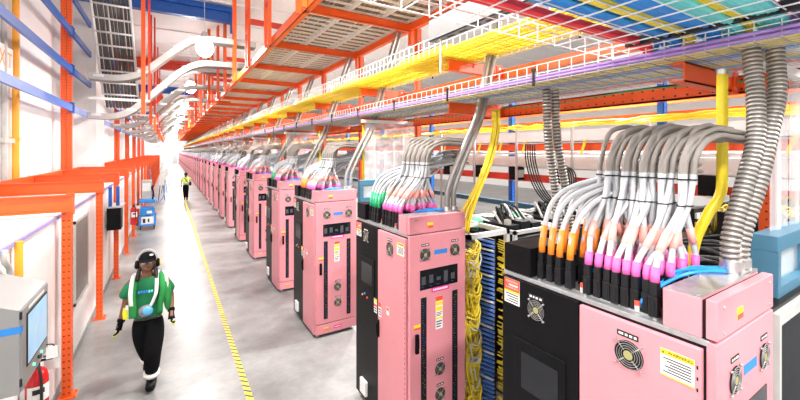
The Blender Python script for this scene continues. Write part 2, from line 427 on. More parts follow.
    for (x,y) in ((.03,.08),(.03,.185),(.65,.08),(.65,.185),(.34,.185)): th.cyl((x,y,TH),.008,.008,2,8,2)
    th=th.build('top_housing',['pink','dark','galv'],t)
    cp=MB().box(-.004,CW,0,.042,CH+.004,TH+.004,0,.005)
    for (x,z) in ((.06,CH+.03),(.06,TH-.03),(.63,CH+.03),(.63,TH-.03)): cp.cyl((x,-.004,z),.008,.004,1,8,1)
    cp=cp.build('housing_cover',['pink','steel'],th)
    plate(cp,'caution_sticker',1,.205,.27,2.155,2.205,0,['ylabel','rlabel'],lines=[(0,1,0,.45,1)])
    # --- black box on the far end
    MB().box(0.0,.37,.945,CL-.005,CH,2.285,0,.004).build('top_box','black',t)
    # --- blue jumper leads and red valves
    for k,(x,y) in enumerate(((.10,.24),(.16,.27),(.22,.25))):
        p=smoothpath([(x-.03,.24+.09+.02*k,CH+.02),(x-.03,.24+.07,CH+.08),(x+.12,y,CH+.165+.01*k),(x+.30,.20,TH+.01),(x+.40,.13,TH+.012)],6)
        MB().tube(p,.009,7).build('blue_lead','cblue',t)
    p=smoothpath([(.06,.60,CH+.01),(.07,.60,CH+.11),(.14,.54,CH+.15),(.24,.48,CH+.10)],6); MB().tube(p,.009,7).build('blue_lead','cblue',t)
    for k,(x,y) in enumerate(((.05,.26),(.05,.34),(.05,.63),(.10,.58))):
        v=MB().cyl((x,y,CH),.012,.03,2,8,1).cyl((x,y,CH+.03),.012,.022,2,8,0).build('red_valve',['rlabel','greymetal'],t)
    return t
CAB=make_cabinet()
def cab_label(i):
    if i==0: return 'pink and black server cabinet nearest the camera, WARNING label on its side'
    return 'pink and black server cabinet, %s from the camera along the aisle'%ordw(i)
CAB['label']=cab_label(0); CAB['group']='pink server cabinets along the aisle'
FARSKIP=('fan','name_plate','push_button','data_sticker','caution_sticker','red_valve','blue_lead','levelling_foot','socket_cover')
for i,y in enumerate(YK[1:],1):
    c=dup(CAB,(CX,y,0),cab_label(i),skip=FARSKIP if i>9 else (('levelling_foot',) if i>4 else ()))

# ------------------------------------------------------------------ power cables rising from each cabinet
def make_cables():
    out=[]
    random.seed(21)
    # far set, orange or green marker sleeves, arching to the right
    k=0
    for r in range(5):
        for c in range(4):
            x=.05+.115*r+.015*random.random(); y=.70+.068*c+.01*random.random()
            yr=.50+.035*c+.01*r+random.uniform(-.02,.02); zr=2.68+.045*r*.5+.03*random.random()+.02*c
            pts=[(x,y,CH+.165),(x+.01,y-.005,2.40),(x+.08,y-.02,2.52+.02*c),(x+.24,y*.75+yr*.25,2.62+.02*c),(max(.55,x+.42),yr+.06,zr),(.85,yr+.0,zr+.05),(1.0,yr-.02,zr+.065),(1.14,yr-.04,zr+.07)]
            out.append(('orange',(x,y),pts)); k+=1
    # near set, magenta sleeves, rising in five tied bundles that fold over to the right
    for j in range(8):
        for r in range(4):
            x=.06+.135*r+.02*random.random(); y=.255+.048*j+.012*random.random()
            n=j*4+r; g=n*5//32; q=n-(g*32+4)//5
            ang=q*2.4; rad=.012+.012*(q%3)
            ty=.27+.096*g+rad*1.5*math.cos(ang)+.012*(q-3); tx=.34+.03*(q//2)+rad*math.sin(ang)
            z2=2.925+.012*q+.006*g
            pts=[(x,y,CH+.165),(x+.01,y,2.34),(x*.65+tx*.35,y*.6+ty*.4+random.uniform(-.02,.02),2.46),(tx*.85+x*.15,ty+random.uniform(-.015,.015),2.62),(tx,ty,2.78),(tx+.012,ty-.005,2.86),(tx+.07,ty-.02,z2),(tx+.20,ty-.04,z2+.045),(.70,ty-.05,z2+.04),(.80,ty-.06,z2+.035),(.90,ty-.07,z2+.03)]
            out.append(('pink',(x,y),pts))
    res=[]
    for kind,(x,y),pts in out:
        base=Vector((x,y,CH))
        P=[p-base for p in smoothpath(pts,5)]
        rr=.0155 if kind=='pink' else .015
        if kind=='pink':
            o=MB().tube(P,rr,7,mfun=lambda q:1 if q.z>.67 else 0).build('power_cable',['cable','cable_shade'])
        else:
            o=MB().tube(P,rr,7,mfun=lambda q:1 if (q.x+base.x)>.95 else 0).build('power_cable',['cable','cable_shade'])
        MB().box(-.024,.024,-.020,.020,0,.10,0,.004).box(-.020,.020,-.017,.017,.10,.165,0,.003).box(-.027,-.024,-.01,.01,.03,.08,0).build('plug','plug',o)
        if kind=='pink':
            MB().tube([(0,0,.165),P[2],P[5]],.021,8).build('marker_sleeve','cpink',o)
            a=P[8]; c=P[11] ; MB().tube([a,(a+c)/2,c],.0195,8).build('marker_tape','salmon',o)
            for zt in (.53,.66):
                q=min(P[:32],key=lambda v:abs(v.z-zt)); MB().torus(q,.0195,.004,2,10,5).build('cable_tie','ink',o)
        else:
            MB().tube([(0,0,.165),P[2],P[6]],.0195,8).build('marker_sleeve','corange',o)
        o.location=Vector((CX,YK[0],0))+base
        res.append((kind,o,base))
    return res
CABLES=make_cables()
def cable_label(kind,i):
    nm=('pale grey power cable with %s sleeve on top of the %s pink cabinet')
    s={'pink':'magenta','orange':'orange'}[kind]
    if kind=='orange' and i%2: s='green'
    return nm%(s,ordw(i)),'%s-sleeved power cables of the %s cabinet'%(s,ordw(i))
GREEN=None
NIND=5
for i in range(NIND):
    for kind,o,base in CABLES:
        lab,gr=cable_label(kind,i)
        if i==0: tag(o,lab,'cable',gr); continue
        c=dup(o,Vector((CX,YK[i],0))+base,lab,gr,skip=('cable_tie',) if i>3 else ())
        if kind=='orange' and i%2:
            for ch in c.children:
                if ch.name.startswith('marker_sleeve'):
                    if GREEN is None:
                        GREEN={}
                    if ch.data.name not in GREEN:
                        d=ch.data.copy(); d.materials.clear(); d.materials.append(M['cgreen']); GREEN[ch.data.name]=d
                    ch.data=GREEN[ch.data.name]
# the remaining, far cabinets: one uncounted mass of cable
b=MB()
for i in range(NIND,len(YK)):
    st=1 if i<14 else (2 if i<22 else 4)
    for j,(kind,o,base) in enumerate(CABLES):
        if (j//4+j)%st or (i>9 and j%2): continue
        me=o.data; off=Vector((CX,YK[i],0))+base
        n=7; N=len(me.vertices)//n
        ctr=[sum((me.vertices[q*n+k].co for k in range(n)),Vector())/n for q in range(0,N,3 if i<14 else 6)]
        b.tube([c+off for c in ctr],.017 if st==1 else .02,4,mfun=lambda q:1 if q.z>2.78 else (2 if q.z<2.36 else 0),caps=False)
o=b.build('power_cables',['cable','cable_shade','cpink']); tag(o,'mass of pale grey power cables above the far pink cabinets','cables',kind='stuff')

# ------------------------------------------------------------------ conduits
def ribbed(pts,r,pitch=.026,n=12):
    P=smoothpath(pts,14); L=[0]
    for a,c in zip(P,P[1:]): L.append(L[-1]+(c-a).length)
    tot=L[-1]; m=int(tot/pitch); out=[];rad=[];ml=[];j=0
    for q in range(m):
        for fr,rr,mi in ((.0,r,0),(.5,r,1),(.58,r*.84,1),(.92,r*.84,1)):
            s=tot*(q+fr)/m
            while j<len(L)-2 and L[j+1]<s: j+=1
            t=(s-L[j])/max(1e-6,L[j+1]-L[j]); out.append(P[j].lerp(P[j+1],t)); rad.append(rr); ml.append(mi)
    return out,rad,ml
def clamp(x,y,z,parent):
    b=MB().box(x-.10,x+.10,y-.05,y+.05,z,z+.012,0,.002).box(x-.075,x+.075,y-.056,y+.056,z+.012,z+.07,0,.008)
    b.box(x+.08,x+.092,y-.04,y+.04,z+.012,z+.09)
    for dx in (-.03,.03): b.cyl((x+dx,y-.06,z+.04),.008,.006,1,8)
    return b.build('conduit_clamp','steel',parent)
y0=YK[0]
for k,(dx,path) in enumerate(((0,[(2.49,.76,2.275),(2.50,.765,2.45),(2.62,.745,2.72),(2.74,.735,2.95),(2.84,.76,3.2),(2.90,.79,3.40),(2.95,.82,3.7)]),
                              (1,[(2.575,.755,2.275),(2.585,.75,2.45),(2.72,.715,2.75),(2.84,.705,3.0),(2.95,.70,3.22),(3.02,.72,3.42),(3.08,.75,3.7)]))):
    t=thing('flexible_conduit',('left' if k==0 else 'right')+' ribbed steel flexible conduit of the pair rising from the nearest cabinet','conduit',path[0],'ribbed conduits')
    P,rd,ml=ribbed(path,.044); off=Vector(path[0])
    MB().tube([p-off for p in P],rd,14,mlist=ml).build('hose',['hose','groove_shade'],t)
    MB().cyl((0,0,.0),.050,.06,2,14).box(-.04,.04,-.062,-.048,.0,.012).build('collar','steel',t)
for k,path in enumerate(([(3.30,2.36,2.05),(3.28,2.36,2.35),(3.20,2.36,2.75),(3.14,2.36,3.05),(3.12,2.36,3.5)],[(3.42,2.32,2.05),(3.40,2.32,2.35),(3.31,2.33,2.75),(3.25,2.34,3.05),(3.22,2.34,3.5)])):
    t=thing('flexible_conduit',('left' if k==0 else 'right')+' ribbed steel conduit of the pair behind the orange-sleeved cables','conduit',path[0],'ribbed conduits')
    P,rd,ml=ribbed(path,.042,.032); off=Vector(path[0])
    MB().tube([p-off for p in P],rd,12,mlist=ml).build('hose',['hose','groove_shade'],t)
    MB().cyl((0,0,-.02),.052,.05,2,12).build('collar','steel',t)
def rigid_pair():
    res=[]
    for k in range(2):
        x=.55+.085*k
        pts=[(x,.13,TH),(x,.13,TH+.14),(x+.03,.135,TH+.28),(x+.22,.14,2.92),(x+.42,.16,3.25),(x+.55,.2,3.55),(x+.8,.3,4.2),(x+1.2,.5,5.15)]
        o=MB().tube([Vector(p)-Vector((x,.13,TH)) for p in smoothpath(pts,6)],.030,10).build('steel_conduit','conduit')
        MB().cyl((0,0,0),.048,.05,2,12).box(-.05,.05,-.05,.05,0,.012).build('base_coupling','steel',o)
        res.append((o,Vector((x,.13,TH))))
    return res
RP=rigid_pair()
for i in range(1,len(YK)):
    for k,(o,off) in enumerate(RP):
        lab='%s grey steel conduit bending up from the %s pink cabinet'%(('left','right')[k],ordw(i))
        loc=Vector((CX,YK[i],0))+off
        if i==1: o.location=loc; tag(o,lab,'conduit','conduits rising from the cabinets')
        else: dup(o,loc,lab,'conduits rising from the cabinets')

# yellow pipe
t=thing('yellow_pipe','bright yellow pipe bending down behind the nearest cabinet cables','pipe',(2.75,1.02,2.1))
MB().tube([Vector(p)-Vector((2.75,1.02,2.1)) for p in smoothpath([(2.72,1.03,1.95),(2.74,1.02,2.30),(2.80,.975,2.50),(2.88,.935,2.63),(2.895,.93,2.78),(2.895,.93,3.1),(2.895,.93,3.40)],6)],.029,12).build('tube','ypipe',t)
MB().cyl((.145,-.09,.50),.034,.03,2,12).cyl((.145,-.09,1.27),.034,.03,2,12).box(.17,.26,-.105,-.075,1.265,1.30).build('pipe_clip','steel',t)
for i in range(2,13,1):
    t2=MB().tube([(CX+.98,YK[i]+.35,2.1),(CX+.98,YK[i]+.35,3.36)],.022,8).build('yellow_pipe','ypipe')
    tag(t2,'thin yellow pipe hanging behind the %s pink cabinet'%ordw(i),'pipe','yellow pipes')
# hanging yellow fibre bundle
b=MB(); random.seed(5)
for k in range(16):
    a=random.random()*6.28; q=.045*math.sqrt(random.random()); dx,dy=q*math.cos(a),q*math.sin(a)
    b.tube(smoothpath([(3.26+dx,3.16+dy,3.38),(3.26+dx,3.17+dy,3.1),(3.17+dx*1.1,3.2+dy,2.75),(3.02+dx*1.3,3.24+dy,2.42),(2.88+dx*2,3.28+dy*2,2.14),(2.86+dx*2,3.3+dy*2,1.98)],6),.011,6)
o=b.build('fibre_bundle','yellow'); tag(o,'drooping bundle of yellow fibre cables behind the second pink cabinet','cable')

# ------------------------------------------------------------------ overhead wire trays
def wire_tray(name,x0,x1,z,h,label,mats=('whitemetal','whitemetal'),w=.0026):
    b=MB()
    n=int(round((x1-x0)/.06))
    for k in range(n+1):
        x=x0+(x1-x0)*k/n; b.box(x-w,x+w,-.8,104,z-w,z+w,1)
    for x in (x0,x1):
        for q in (1,2): b.box(x-w,x+w,-.8,104,z+h*q/2-w,z+h*q/2+w)
    y=-.8
    while y<104:
        st=.11 if y<16 else (.3 if y<45 else 1.)
        ww=w if y<16 else .004
        b.box(x0,x1,y-ww,y+ww,z-.008,z-.002,1); b.box(x0-w,x0+w,y-ww,y+ww,z,z+h); b.box(x1-w,x1+w,y-ww,y+ww,z,z+h)
        y+=st
    o=b.build(name,mats); tag(o,label,'cable tray'); return o
ZU=4.03; ZL=3.50
wire_tray('wire_tray',2.62,3.40,ZU,.19,'upper white wire mesh cable tray full of yellow fibre above the cabinets',('whitemetal','yellow'),.0035)
wire_tray('wire_tray',2.74,3.72,ZL,.15,'lower white wire mesh cable tray with purple edge above the cabinets',('whitemetal','greymetal'))
def strands(name,x0,x1,z,r,n,m,label,cat='cables',y0=-.8,y1=104,step=1.1,jx=.02,jz=.01,kind='stuff',layers=1):
    b=MB()
    for l in range(layers):
        for k in range(n):
            x=x0+(x1-x0)*(k+.5)/n; pts=[]; y=y0
            while y<=y1:
                pts.append((x+random.uniform(-jx,jx),y,z+r+l*r*1.6+random.uniform(0,jz))); y+=step if y<30 else step*4
            b.tube(pts,r,6,caps=False)
    o=b.build(name,m); tag(o,label,cat,kind=kind); return o
random.seed(11)
strands('fibre_cables',2.66,3.36,ZU+.006,.016,12,'yellow','yellow fibre cables lying in the upper wire tray')
b=MB(); 
for k in range(8):
    yy=3.6+k*2.45
    b.prism([(2.70,ZU+.05),(3.3,ZU+.05),(3.3,ZU+.17),(2.95,ZU+.19),(2.75,ZU+.12)],1,yy,yy+.9)
o=b.build('fibre_slack','yellow'); tag(o,'heaped slack of yellow fibre on the upper wire tray','cables',kind='stuff')
strands('fibre_cables',2.80,3.0,ZL+.006,.015,7,'yellow','yellow fibre cables along the lower wire tray')
strands('data_cables',3.02,3.14,ZL+.006,.014,5,'cblue','blue data cables along the lower wire tray')
strands('data_cables',3.15,3.32,ZL+.006,.013,6,'cwhite','white data cables along the lower wire tray')
strands('data_cables',3.34,3.44,ZL+.006,.014,4,'yellow','second strip of yellow cables in the lower wire tray, beside the white ones')
strands('data_cables',3.46,3.58,ZL+.006,.014,4,'cblue','outer strip of blue cables in the lower wire tray')
strands('data_cables',3.59,3.66,ZL+.006,.016,2,'cred','pair of red cables in the lower wire tray')
strands('data_cable_bundle',2.735,2.785,ZL+.004,.013,3,'cpurple','purple cable bundle along the aisle edge of the lower wire tray','cable',kind=None,layers=2,jx=.004)
o=MB().tube(smoothpath([(3.75,y,ZL-.03-.04*math.sin(y*1.7)**2) for y in [-.5+.35*k for k in range(40)]],3),.006,6).build('earth_wire','cgreen'); tag(o,'thin green earth wire sagging under the lower wire tray','wire')
# fasteners (black clips hanging at the tray edge)
CL0=None
for k in range(10):
    y=2.2+1.2*k
    for z,x in ((ZU,3.41),(ZL,2.73)):
        lab='small black tray clip, %s along the %s wire tray'%(ordw(k),'upper' if z==ZU else 'lower')
        if CL0 is None:
            CL0=MB().cyl((0,0,-.03),.012,.15,2,8).cyl((0,0,.10),.024,.02,2,8).build('tray_clip','rubber',None,(x,y,z)); tag(CL0,lab,'clip','black tray clips')
        else: dup(CL0,(x,y,z),lab)

# support steel: Y beam with holes, stubs, columns
def holes(b,axis,p0,p1,fixed,other,rows,pitch,side,mi=1,s=.008):
    # dark hole marks set into a face; axis: running axis (1=y, 2=z)
    q=p0
    while q<p1:
        for r_ in rows:
            if axis==1: # face normal x at 'fixed'
                b.box(fixed,fixed+side*.001,q-s,q+s,r_-s,r_+s,mi)
            elif axis==2 and other=='y': # face normal -y at fixed, x rows
                b.box(r_-s,r_+s,fixed,fixed+side*.001,q-s,q+s,mi)
            elif axis==2 and other=='x':
                b.box(fixed,fixed+side*.001,r_-s,r_+s,q-s,q+s,mi)
        q+=pitch
b=MB().box(3.80,3.815,-.8,104,3.35,3.49).box(3.80,3.86,-.8,104,3.475,3.49).box(3.80,3.86,-.8,104,3.35,3.365)
holes(b,1,-.7,22,3.80,None,(3.385,3.455),.09,-1)
o=b.build('support_beam',['orange','ink']); tag(o,'long orange perforated steel beam running under the lower wire tray','beam')
b=MB().box(3.80,3.86,-.8,104,3.87,3.99); o=b.build('support_beam','orange'); tag(o,'long orange steel beam behind the upper yellow tray','beam')
def bracket(z):
    b=MB()
    b.box(0,.9,-.045,-.037,0,.13).box(0,.9,-.045,.045,0,.01).box(0,.9,-.045,.045,.12,.13)
    b.box(.80,.90,-.055,.055,-.02,.15)
    return b.build('support_bracket','orange')
BR={}
for k in range(40):
    y=1.17+2.44*k
    for nm,z in (('lower',3.36),('upper',3.885)):
        lab='short orange steel bracket under the %s wire tray, %s from the camera'%(nm,ordw(k))
        if not BR:
            BR['o']=bracket(z); o=BR['o']; o.location=(2.89,y,z); tag(o,lab,'bracket','orange tray brackets'); bb=MB()
            for (yy,zz) in ((-.06,.02),(-.06,.1)): bb.cyl((.85,yy,zz),.014,.012,1,8)
            bb.build('bolt','steel',o)
        else: dup(BR['o'],(2.89,y,z),lab)
def column():
    b=MB().box(0,.10,0,.01,0,5.15).box(0,.01,0,.09,0,5.15).box(.09,.10,0,.09,0,5.15).box(-.04,.14,-.04,.13,0,.012)
    holes(b,2,.1,5.0,0,'y',(.03,.07),.06,-1,s=.006); holes(b,2,.1,5.0,0,'x',(.045,),.06,-1,s=.006)
    return b.build('steel_column',['orange','ink'])
C0=None
cys=[.93,5.70,8.1,10.6,13.0]+[15.4+2.45*k for k in range(12)]
for k,y in enumerate(cys):
    lab='orange perforated steel column behind the cabinets, %s from the camera'%ordw(k)
    if C0 is None: C0=column(); C0.location=(3.87,y,0); tag(C0,lab,'column','orange columns behind the cabinets')
    else: dup(C0,(3.87,y,0),lab)

# coloured cross tray close to the camera
ZC=3.60
def bundle(y0,y1,n,m,label,r=.011,layers=2,x0=.3,xend=2.74,ties=(2.62,)):
    t=thing('data_cable_bundle',label,'cable',(xend,(y0+y1)/2,ZC),'coloured data cable bundles overhead')
    off=Vector((xend,(y0+y1)/2,ZC)); b=MB()
    for l in range(layers):
        for k in range(n):
            y=y0+(y1-y0)*(k+.5)/n+random.uniform(-.006,.006); l=l+random.uniform(-.1,.5)
            pts=[(x0,y,ZC+.012+l*.02),(x0+.6,y+random.uniform(-.008,.008),ZC+.012+l*.02),(x0+1.2,y+random.uniform(-.008,.008),ZC+.012+l*.02),(xend-.35,y,ZC+.012+l*.02),(xend-.05,y,ZC+.01+l*.02),(xend+.08+.012*k%.1,y+.02,ZC-.02+l*.01),(xend+.13,y+.12,ZL+.04),(xend+.16,y+.4,ZL+.03)]
            b.tube([Vector(p)-off for p in smoothpath(pts,4)],r,7)
    b.build('strands',m,t)
    for xt in ties:
        MB().box(xt-.015-off.x,xt+.015-off.x,y0-.012-off.y,y1+.012-off.y,-.006,.05).build('tie_strap','rubber',t)
    return t
random.seed(31)
BL=[(1.275,1.345,5,'cred','red'),(1.10,1.255,10,'cblue','broad blue'),(1.03,1.09,4,'yellow','narrow yellow'),(.90,1.02,8,'cblue','second broad blue'),(.80,.885,5,'cteal','teal'),(.745,.79,3,'yellow','second narrow yellow'),(.62,.735,6,'cteal','broad pale teal'),(.36,.605,12,'cpurple','wide purple')]
for (a,c,n,m,nm) in BL: bundle(a,c,n,m,'%s data cable bundle in the wire tray overhead near the camera'%nm, r=.014 if m!='cteal' else .019)
b=MB(); w=.0026
for k in range(10):
    y=.30+k*.142; b.box(.2,2.86,y-w,y+w,ZC-w,ZC+w)
for k in range(16):
    x=.3+k*.17; b.box(x-w,x+w,.30,1.58,ZC-.010,ZC-.003)
    for y in (.30,1.58): b.box(x-w,x+w,y-w,y+w,ZC,ZC+.11)
for y in (.30,1.58):
    b.box(.2,2.86,y-w,y+w,ZC+.105,ZC+.112)
o=b.build('wire_tray','whitemetal'); tag(o,'wire mesh tray crossing overhead carrying red, blue, teal and purple cables','cable tray')

# grey strut channel with slots + threaded rod
SX0,SX1,SZ=1.93,2.015,3.85
b=MB().box(SX0,SX0+.008,-.6,2.66,SZ,SZ+.19).box(SX0,SX1,-.6,2.66,SZ,SZ+.008).box(SX0,SX1,-.6,2.66,SZ+.182,SZ+.19)
st=b
for k in range(20):
    y=2.42-k*.15; n=10
    st.add([(SX0+.052+.017*math.cos(2*math.pi*i/n),y+(.032 if math.sin(2*math.pi*i/n)>0 else -.032)+.017*math.sin(2*math.pi*i/n),SZ-.001) for i in range(n)],[tuple(range(n-1,-1,-1))],1)
o=st.build('strut_channel',['boxgrey','ink']); tag(o,'wide grey slotted steel strut channel overhead','channel')
t=thing('threaded_rod','threaded steel rod hanging from the end of the grey strut channel','rod',(1.975,2.55,3.57))
MB().cyl((0,0,0),.011,.75,2,8).build('rod','steel',t); MB().cyl((0,0,.27),.026,.03,2,6).box(-.035,.035,-.035,.035,.30,.308).build('nut','steel',t)

# ------------------------------------------------------------------ upper platform with ladder trays
PX0,PX1,PZ=1.90,4.05,5.2
o=MB().box(PX0,PX0+.10,1.6,104,PZ,PZ+.012).box(PX0,PX0+.10,1.6,104,PZ+.16,PZ+.172).box(PX0+.0,PX0+.012,1.6,104,PZ,PZ+.172).build('platform_rail','orange'); tag(o,'long orange edge beam of the overhead platform on the aisle side','beam')
o=MB().box(PX0+.11,PX0+.13,1.6,104,PZ+.17,PZ+.32).build('platform_rail','whitemetal'); tag(o,'white edge rail above the orange platform beam','rail')
o=MB().box(PX1-.10,PX1,1.6,104,PZ+.02,PZ+.15).build('platform_rail','orange'); tag(o,'long orange edge beam of the overhead platform on the far side','beam')
X0=None
for k in range(40):
    y=3.65+2.45*k
    lab='orange cross beam under the overhead cable platform, %s from the camera'%ordw(k)
    if X0 is None:
        X0=MB().box(0,PX1-PX0,-.04,-.03,0,.14).box(0,PX1-PX0,-.04,.04,0,.01).box(0,PX1-PX0,-.04,.04,.13,.14).box(PX1-PX0-.08,PX1-PX0+.03,-.05,.05,-.25,.18).build('cross_beam','orange',None,(PX0,y,PZ+.0)); tag(X0,lab,'beam','platform cross beams')
    else: dup(X0,(PX0,y,PZ),lab)
for q,(xa,xb) in enumerate(((2.06,2.68),(2.74,3.36),(3.42,4.0))):
    t=thing('ladder_tray','grey ladder cable tray on the overhead platform, %s'%('closest to the aisle','middle one','farthest from the aisle')[q],'cable tray',(xa,1.6,PZ+.18))
    b=MB()
    for x in (0,xb-xa-.02): b.box(x,x+.02,0,102,0,.10)
    y=.2
    while y<102:
        b.box(.01,xb-xa-.01,y,y+.045,0,.03); y+=.24 if y<40 else .6
    b.build('ladder_frame','whitemetal',t)
    o=strands('power_cables',xa+.03,xb-.03,PZ+.215,.03,8,'cgrey','grey cables lying in the overhead ladder tray %s'%('closest to the aisle','in the middle','farthest from the aisle')[q],y0=1.6,step=.8,jx=.02,jz=.02)
# hangers from the roof
H0=None
for k in range(24):
    y=3.65+2.45*k
    lab='pair of orange hanger posts between platform and roof, %s from the camera'%ordw(k)
    if k in (0,): continue
    if H0 is None:
        H0=thing('platform_hanger',lab,'hanger',(PX0-.09,y,PZ),'platform hangers')
        for dy in (-.16,.16): MB().box(0,.08,dy-.03,dy+.03,0,CEIL-PZ).build('hanger_post','orange',H0)
        MB().box(0,.08,-.16,.16,1.55,1.66).box(0,.08,-.16,.16,.9,.98).build('tie_plate','red',H0)
    else: dup(H0,(PX0-.09,y,PZ),lab)
S0=None
for k in range(12):
    y=6.1+4.9*k
    lab='orange upper cross beam hung between platform posts, %s from the camera'%ordw(k)
    if S0 is None:
        S0=MB().box(0,2.3,-.05,.05,0,.14).build('hanger_beam','red',None,(PX0,y,6.4)); tag(S0,lab,'beam','upper cross beams')
    else: dup(S0,(PX0,y,6.4),lab)

# ------------------------------------------------------------------ background structure beyond the cabinets
def longbeam(x,z0,z1,m,label,name='rack_beam',th=.06,y0=-1.5,y1=60):
    o=MB().box(x,x+th,y0,y1,z0,z1).box(x-.02,x,y0,y1,z0,z0+.02).build(name,m); tag(o,label,'beam'); return o
def trough(x,z0,z1,label,w=.35,y0=-1.5,y1=60):
    o=MB().box(x,x+.012,y0,y1,z0,z1).box(x,x+w,y0,y1,z0,z0+.012).box(x+w-.012,x+w,y0,y1,z0,z1).build('cable_trough','whitemetal'); tag(o,label,'cable trough'); return o
longbeam(6.36,3.40,3.49,'orange','topmost orange rack beam in the area beyond the cabinets')
trough(5.95,3.06,3.27,'upper white cable trough in the area beyond the cabinets')
longbeam(6.05,2.90,3.04,'orange','orange rack beam below the upper white cable trough')
trough(5.95,2.58,2.79,'lower white cable trough in the area beyond the cabinets')
longbeam(6.05,2.30,2.44,'red','red rack beam below the lower white cable trough')
longbeam(6.05,1.75,1.85,'steelblue','blue rail low down beyond the cabinets')
U0=None
for k in range(10):
    y=-.2+2.85*k
    lab='blue rack upright in the area beyond the cabinets, %s from the camera'%ordw(k)
    if U0 is None:
        b=MB().box(0,.10,0,.012,0,4.4).box(0,.012,0,.09,0,4.4).box(.088,.10,0,.09,0,4.4); holes(b,2,.1,4.3,0,'y',(.03,.07),.08,-1,s=.007)
        U0=b.build('rack_upright',['blue','ink'],None,(6.14,y,0)); tag(U0,lab,'upright','blue rack uprights')
    else: dup(U0,(6.14,y,0),lab)
for q,(z0,z1,m) in enumerate(((3.9,4.02,'orange'),(3.2,3.34,'orange'),(2.5,2.62,'orange'))):
    longbeam(9.0,z0,z1,m,('top','middle','bottom')[q]+' orange rack beam in the second structure, far behind the white troughs')
trough(8.9,2.75,2.98,'white cable trough in the second structure far beyond the cabinets')
# yellow fibre seen on the far trough
strands('fibre_cables',6.0,6.28,3.30,.02,6,'yellow','yellow fibre cables heaped in the upper white trough',y0=-1.5,y1=30,step=.4,jx=.05,jz=.10)
strands('fibre_cables',6.0,6.28,2.80,.018,4,'cwhite','white cables lying in the lower white trough',y0=-1.5,y1=30,step=.5,jx=.05,jz=.05)
# hanging yellow ties from the troughs
Y0=None
for k in range(14):
    y=.6+.62*k
    lab='yellow strap on the upper white trough, %s from the camera'%ordw(k)
    if Y0 is None:
        Y0=MB().prism([(0,0),(.05,0),(.13,-.22),(.08,-.22)],0,-.004,.004).build('trough_strap','yellow',None,(5.93,y,3.08)); tag(Y0,lab,'strap','yellow trough straps')
    else: dup(Y0,(5.93,y,3.08),lab)
# thin grey posts beyond
P0=None
for k in range(8):
    y=2.6+1.15*k
    lab='thin grey conduit post standing beyond the open rack, %s from the camera'%ordw(k)
    if P0 is None: P0=MB().cyl((0,0,0),.025,3.3,2,8).build('conduit_post','greymetal',None,(5.6,y,0)); tag(P0,lab,'post','grey conduit posts')
    else: dup(P0,(5.6,y,0),lab)

# row cabinets beyond the nearest end cabinet: dark cabinets carrying patch panels
def dark_cab(rich):
    t=thing('equipment_cabinet','','cabinet',(0,0,0))
    MB().box(0,.66,.03,1.15,.05,2.06,0,.004).build('body','black',t)
    MB().box(.02,.05,0,.03,.05,2.04).box(.60,.64,0,.03,.05,2.04).box(.05,.60,0,.03,1.98,2.04).box(.05,.60,0,.03,.05,.12).build('door_frame','greymetal',t)
    MB().box(.05,.60,.012,.02,.12,1.98).build('mesh_door','dark',t)
    p=MB()
    random.seed(9)
    if not rich:
        for k in range(10):
            p.tube(smoothpath([(.05+.06*k,.2,2.05),(.1+.05*k,.35,2.12+.08*random.random()),(.2+.04*k,.6,2.10+.1*random.random()),(.1+.05*k,1.05,2.05)],4),.016,6)
        p.build('black_leads','rubber',t)
    for r in range(4) if rich else ():
        y=.25+.22*r
        p.box(.02,.64,y,y+.05,2.06,2.36,0)
        for q in range(3):
            for k in range(9): p.box(.03+.068*k,.085+.068*k,y-.02,y,2.10+.085*q,2.15+.085*q,1+(k//2+r+q)%3)
    if rich: p.build('patch_panels',['dark','leadblue','yellow','cwhite'],t)
    f=MB()
    for k in range(40 if rich else 0):
        x=.05+.5*random.random(); y=.12+.8*random.random()
        f.tube(smoothpath([(x,y,2.1),(x+.02,y-.03,2.30+.06*random.random()),(x+.06,y-.08,2.32+.08*random.random()),(x+.08,y-.05,2.14)],4),.010,5,mi=k%4//3)
    if rich: f.build('fibre_leads',['yellow','cblue'],t)
    for x in (.06,.60):
        for y in (.1,1.08): MB().cyl((x,y,0),.03,.06,2,8).build('levelling_foot','steel',t)
    return t
D0=None
for r,y in ((0,YK[0]),):
    for k in range(6):
        x=2.70+.72*k
        lab=('black cabinet topped with %s, %s past the nearest pink cabinet')%('black leads' if k<2 else 'yellow and blue panels',('first','second','third','fourth','fifth','sixth')[k])
        if k in (0,2): D0=dark_cab(k>1); D0.location=(x,y,0); D0['label']=lab; D0['group']='black equipment cabinets'
        else: dup(D0,(x,y,0),lab)
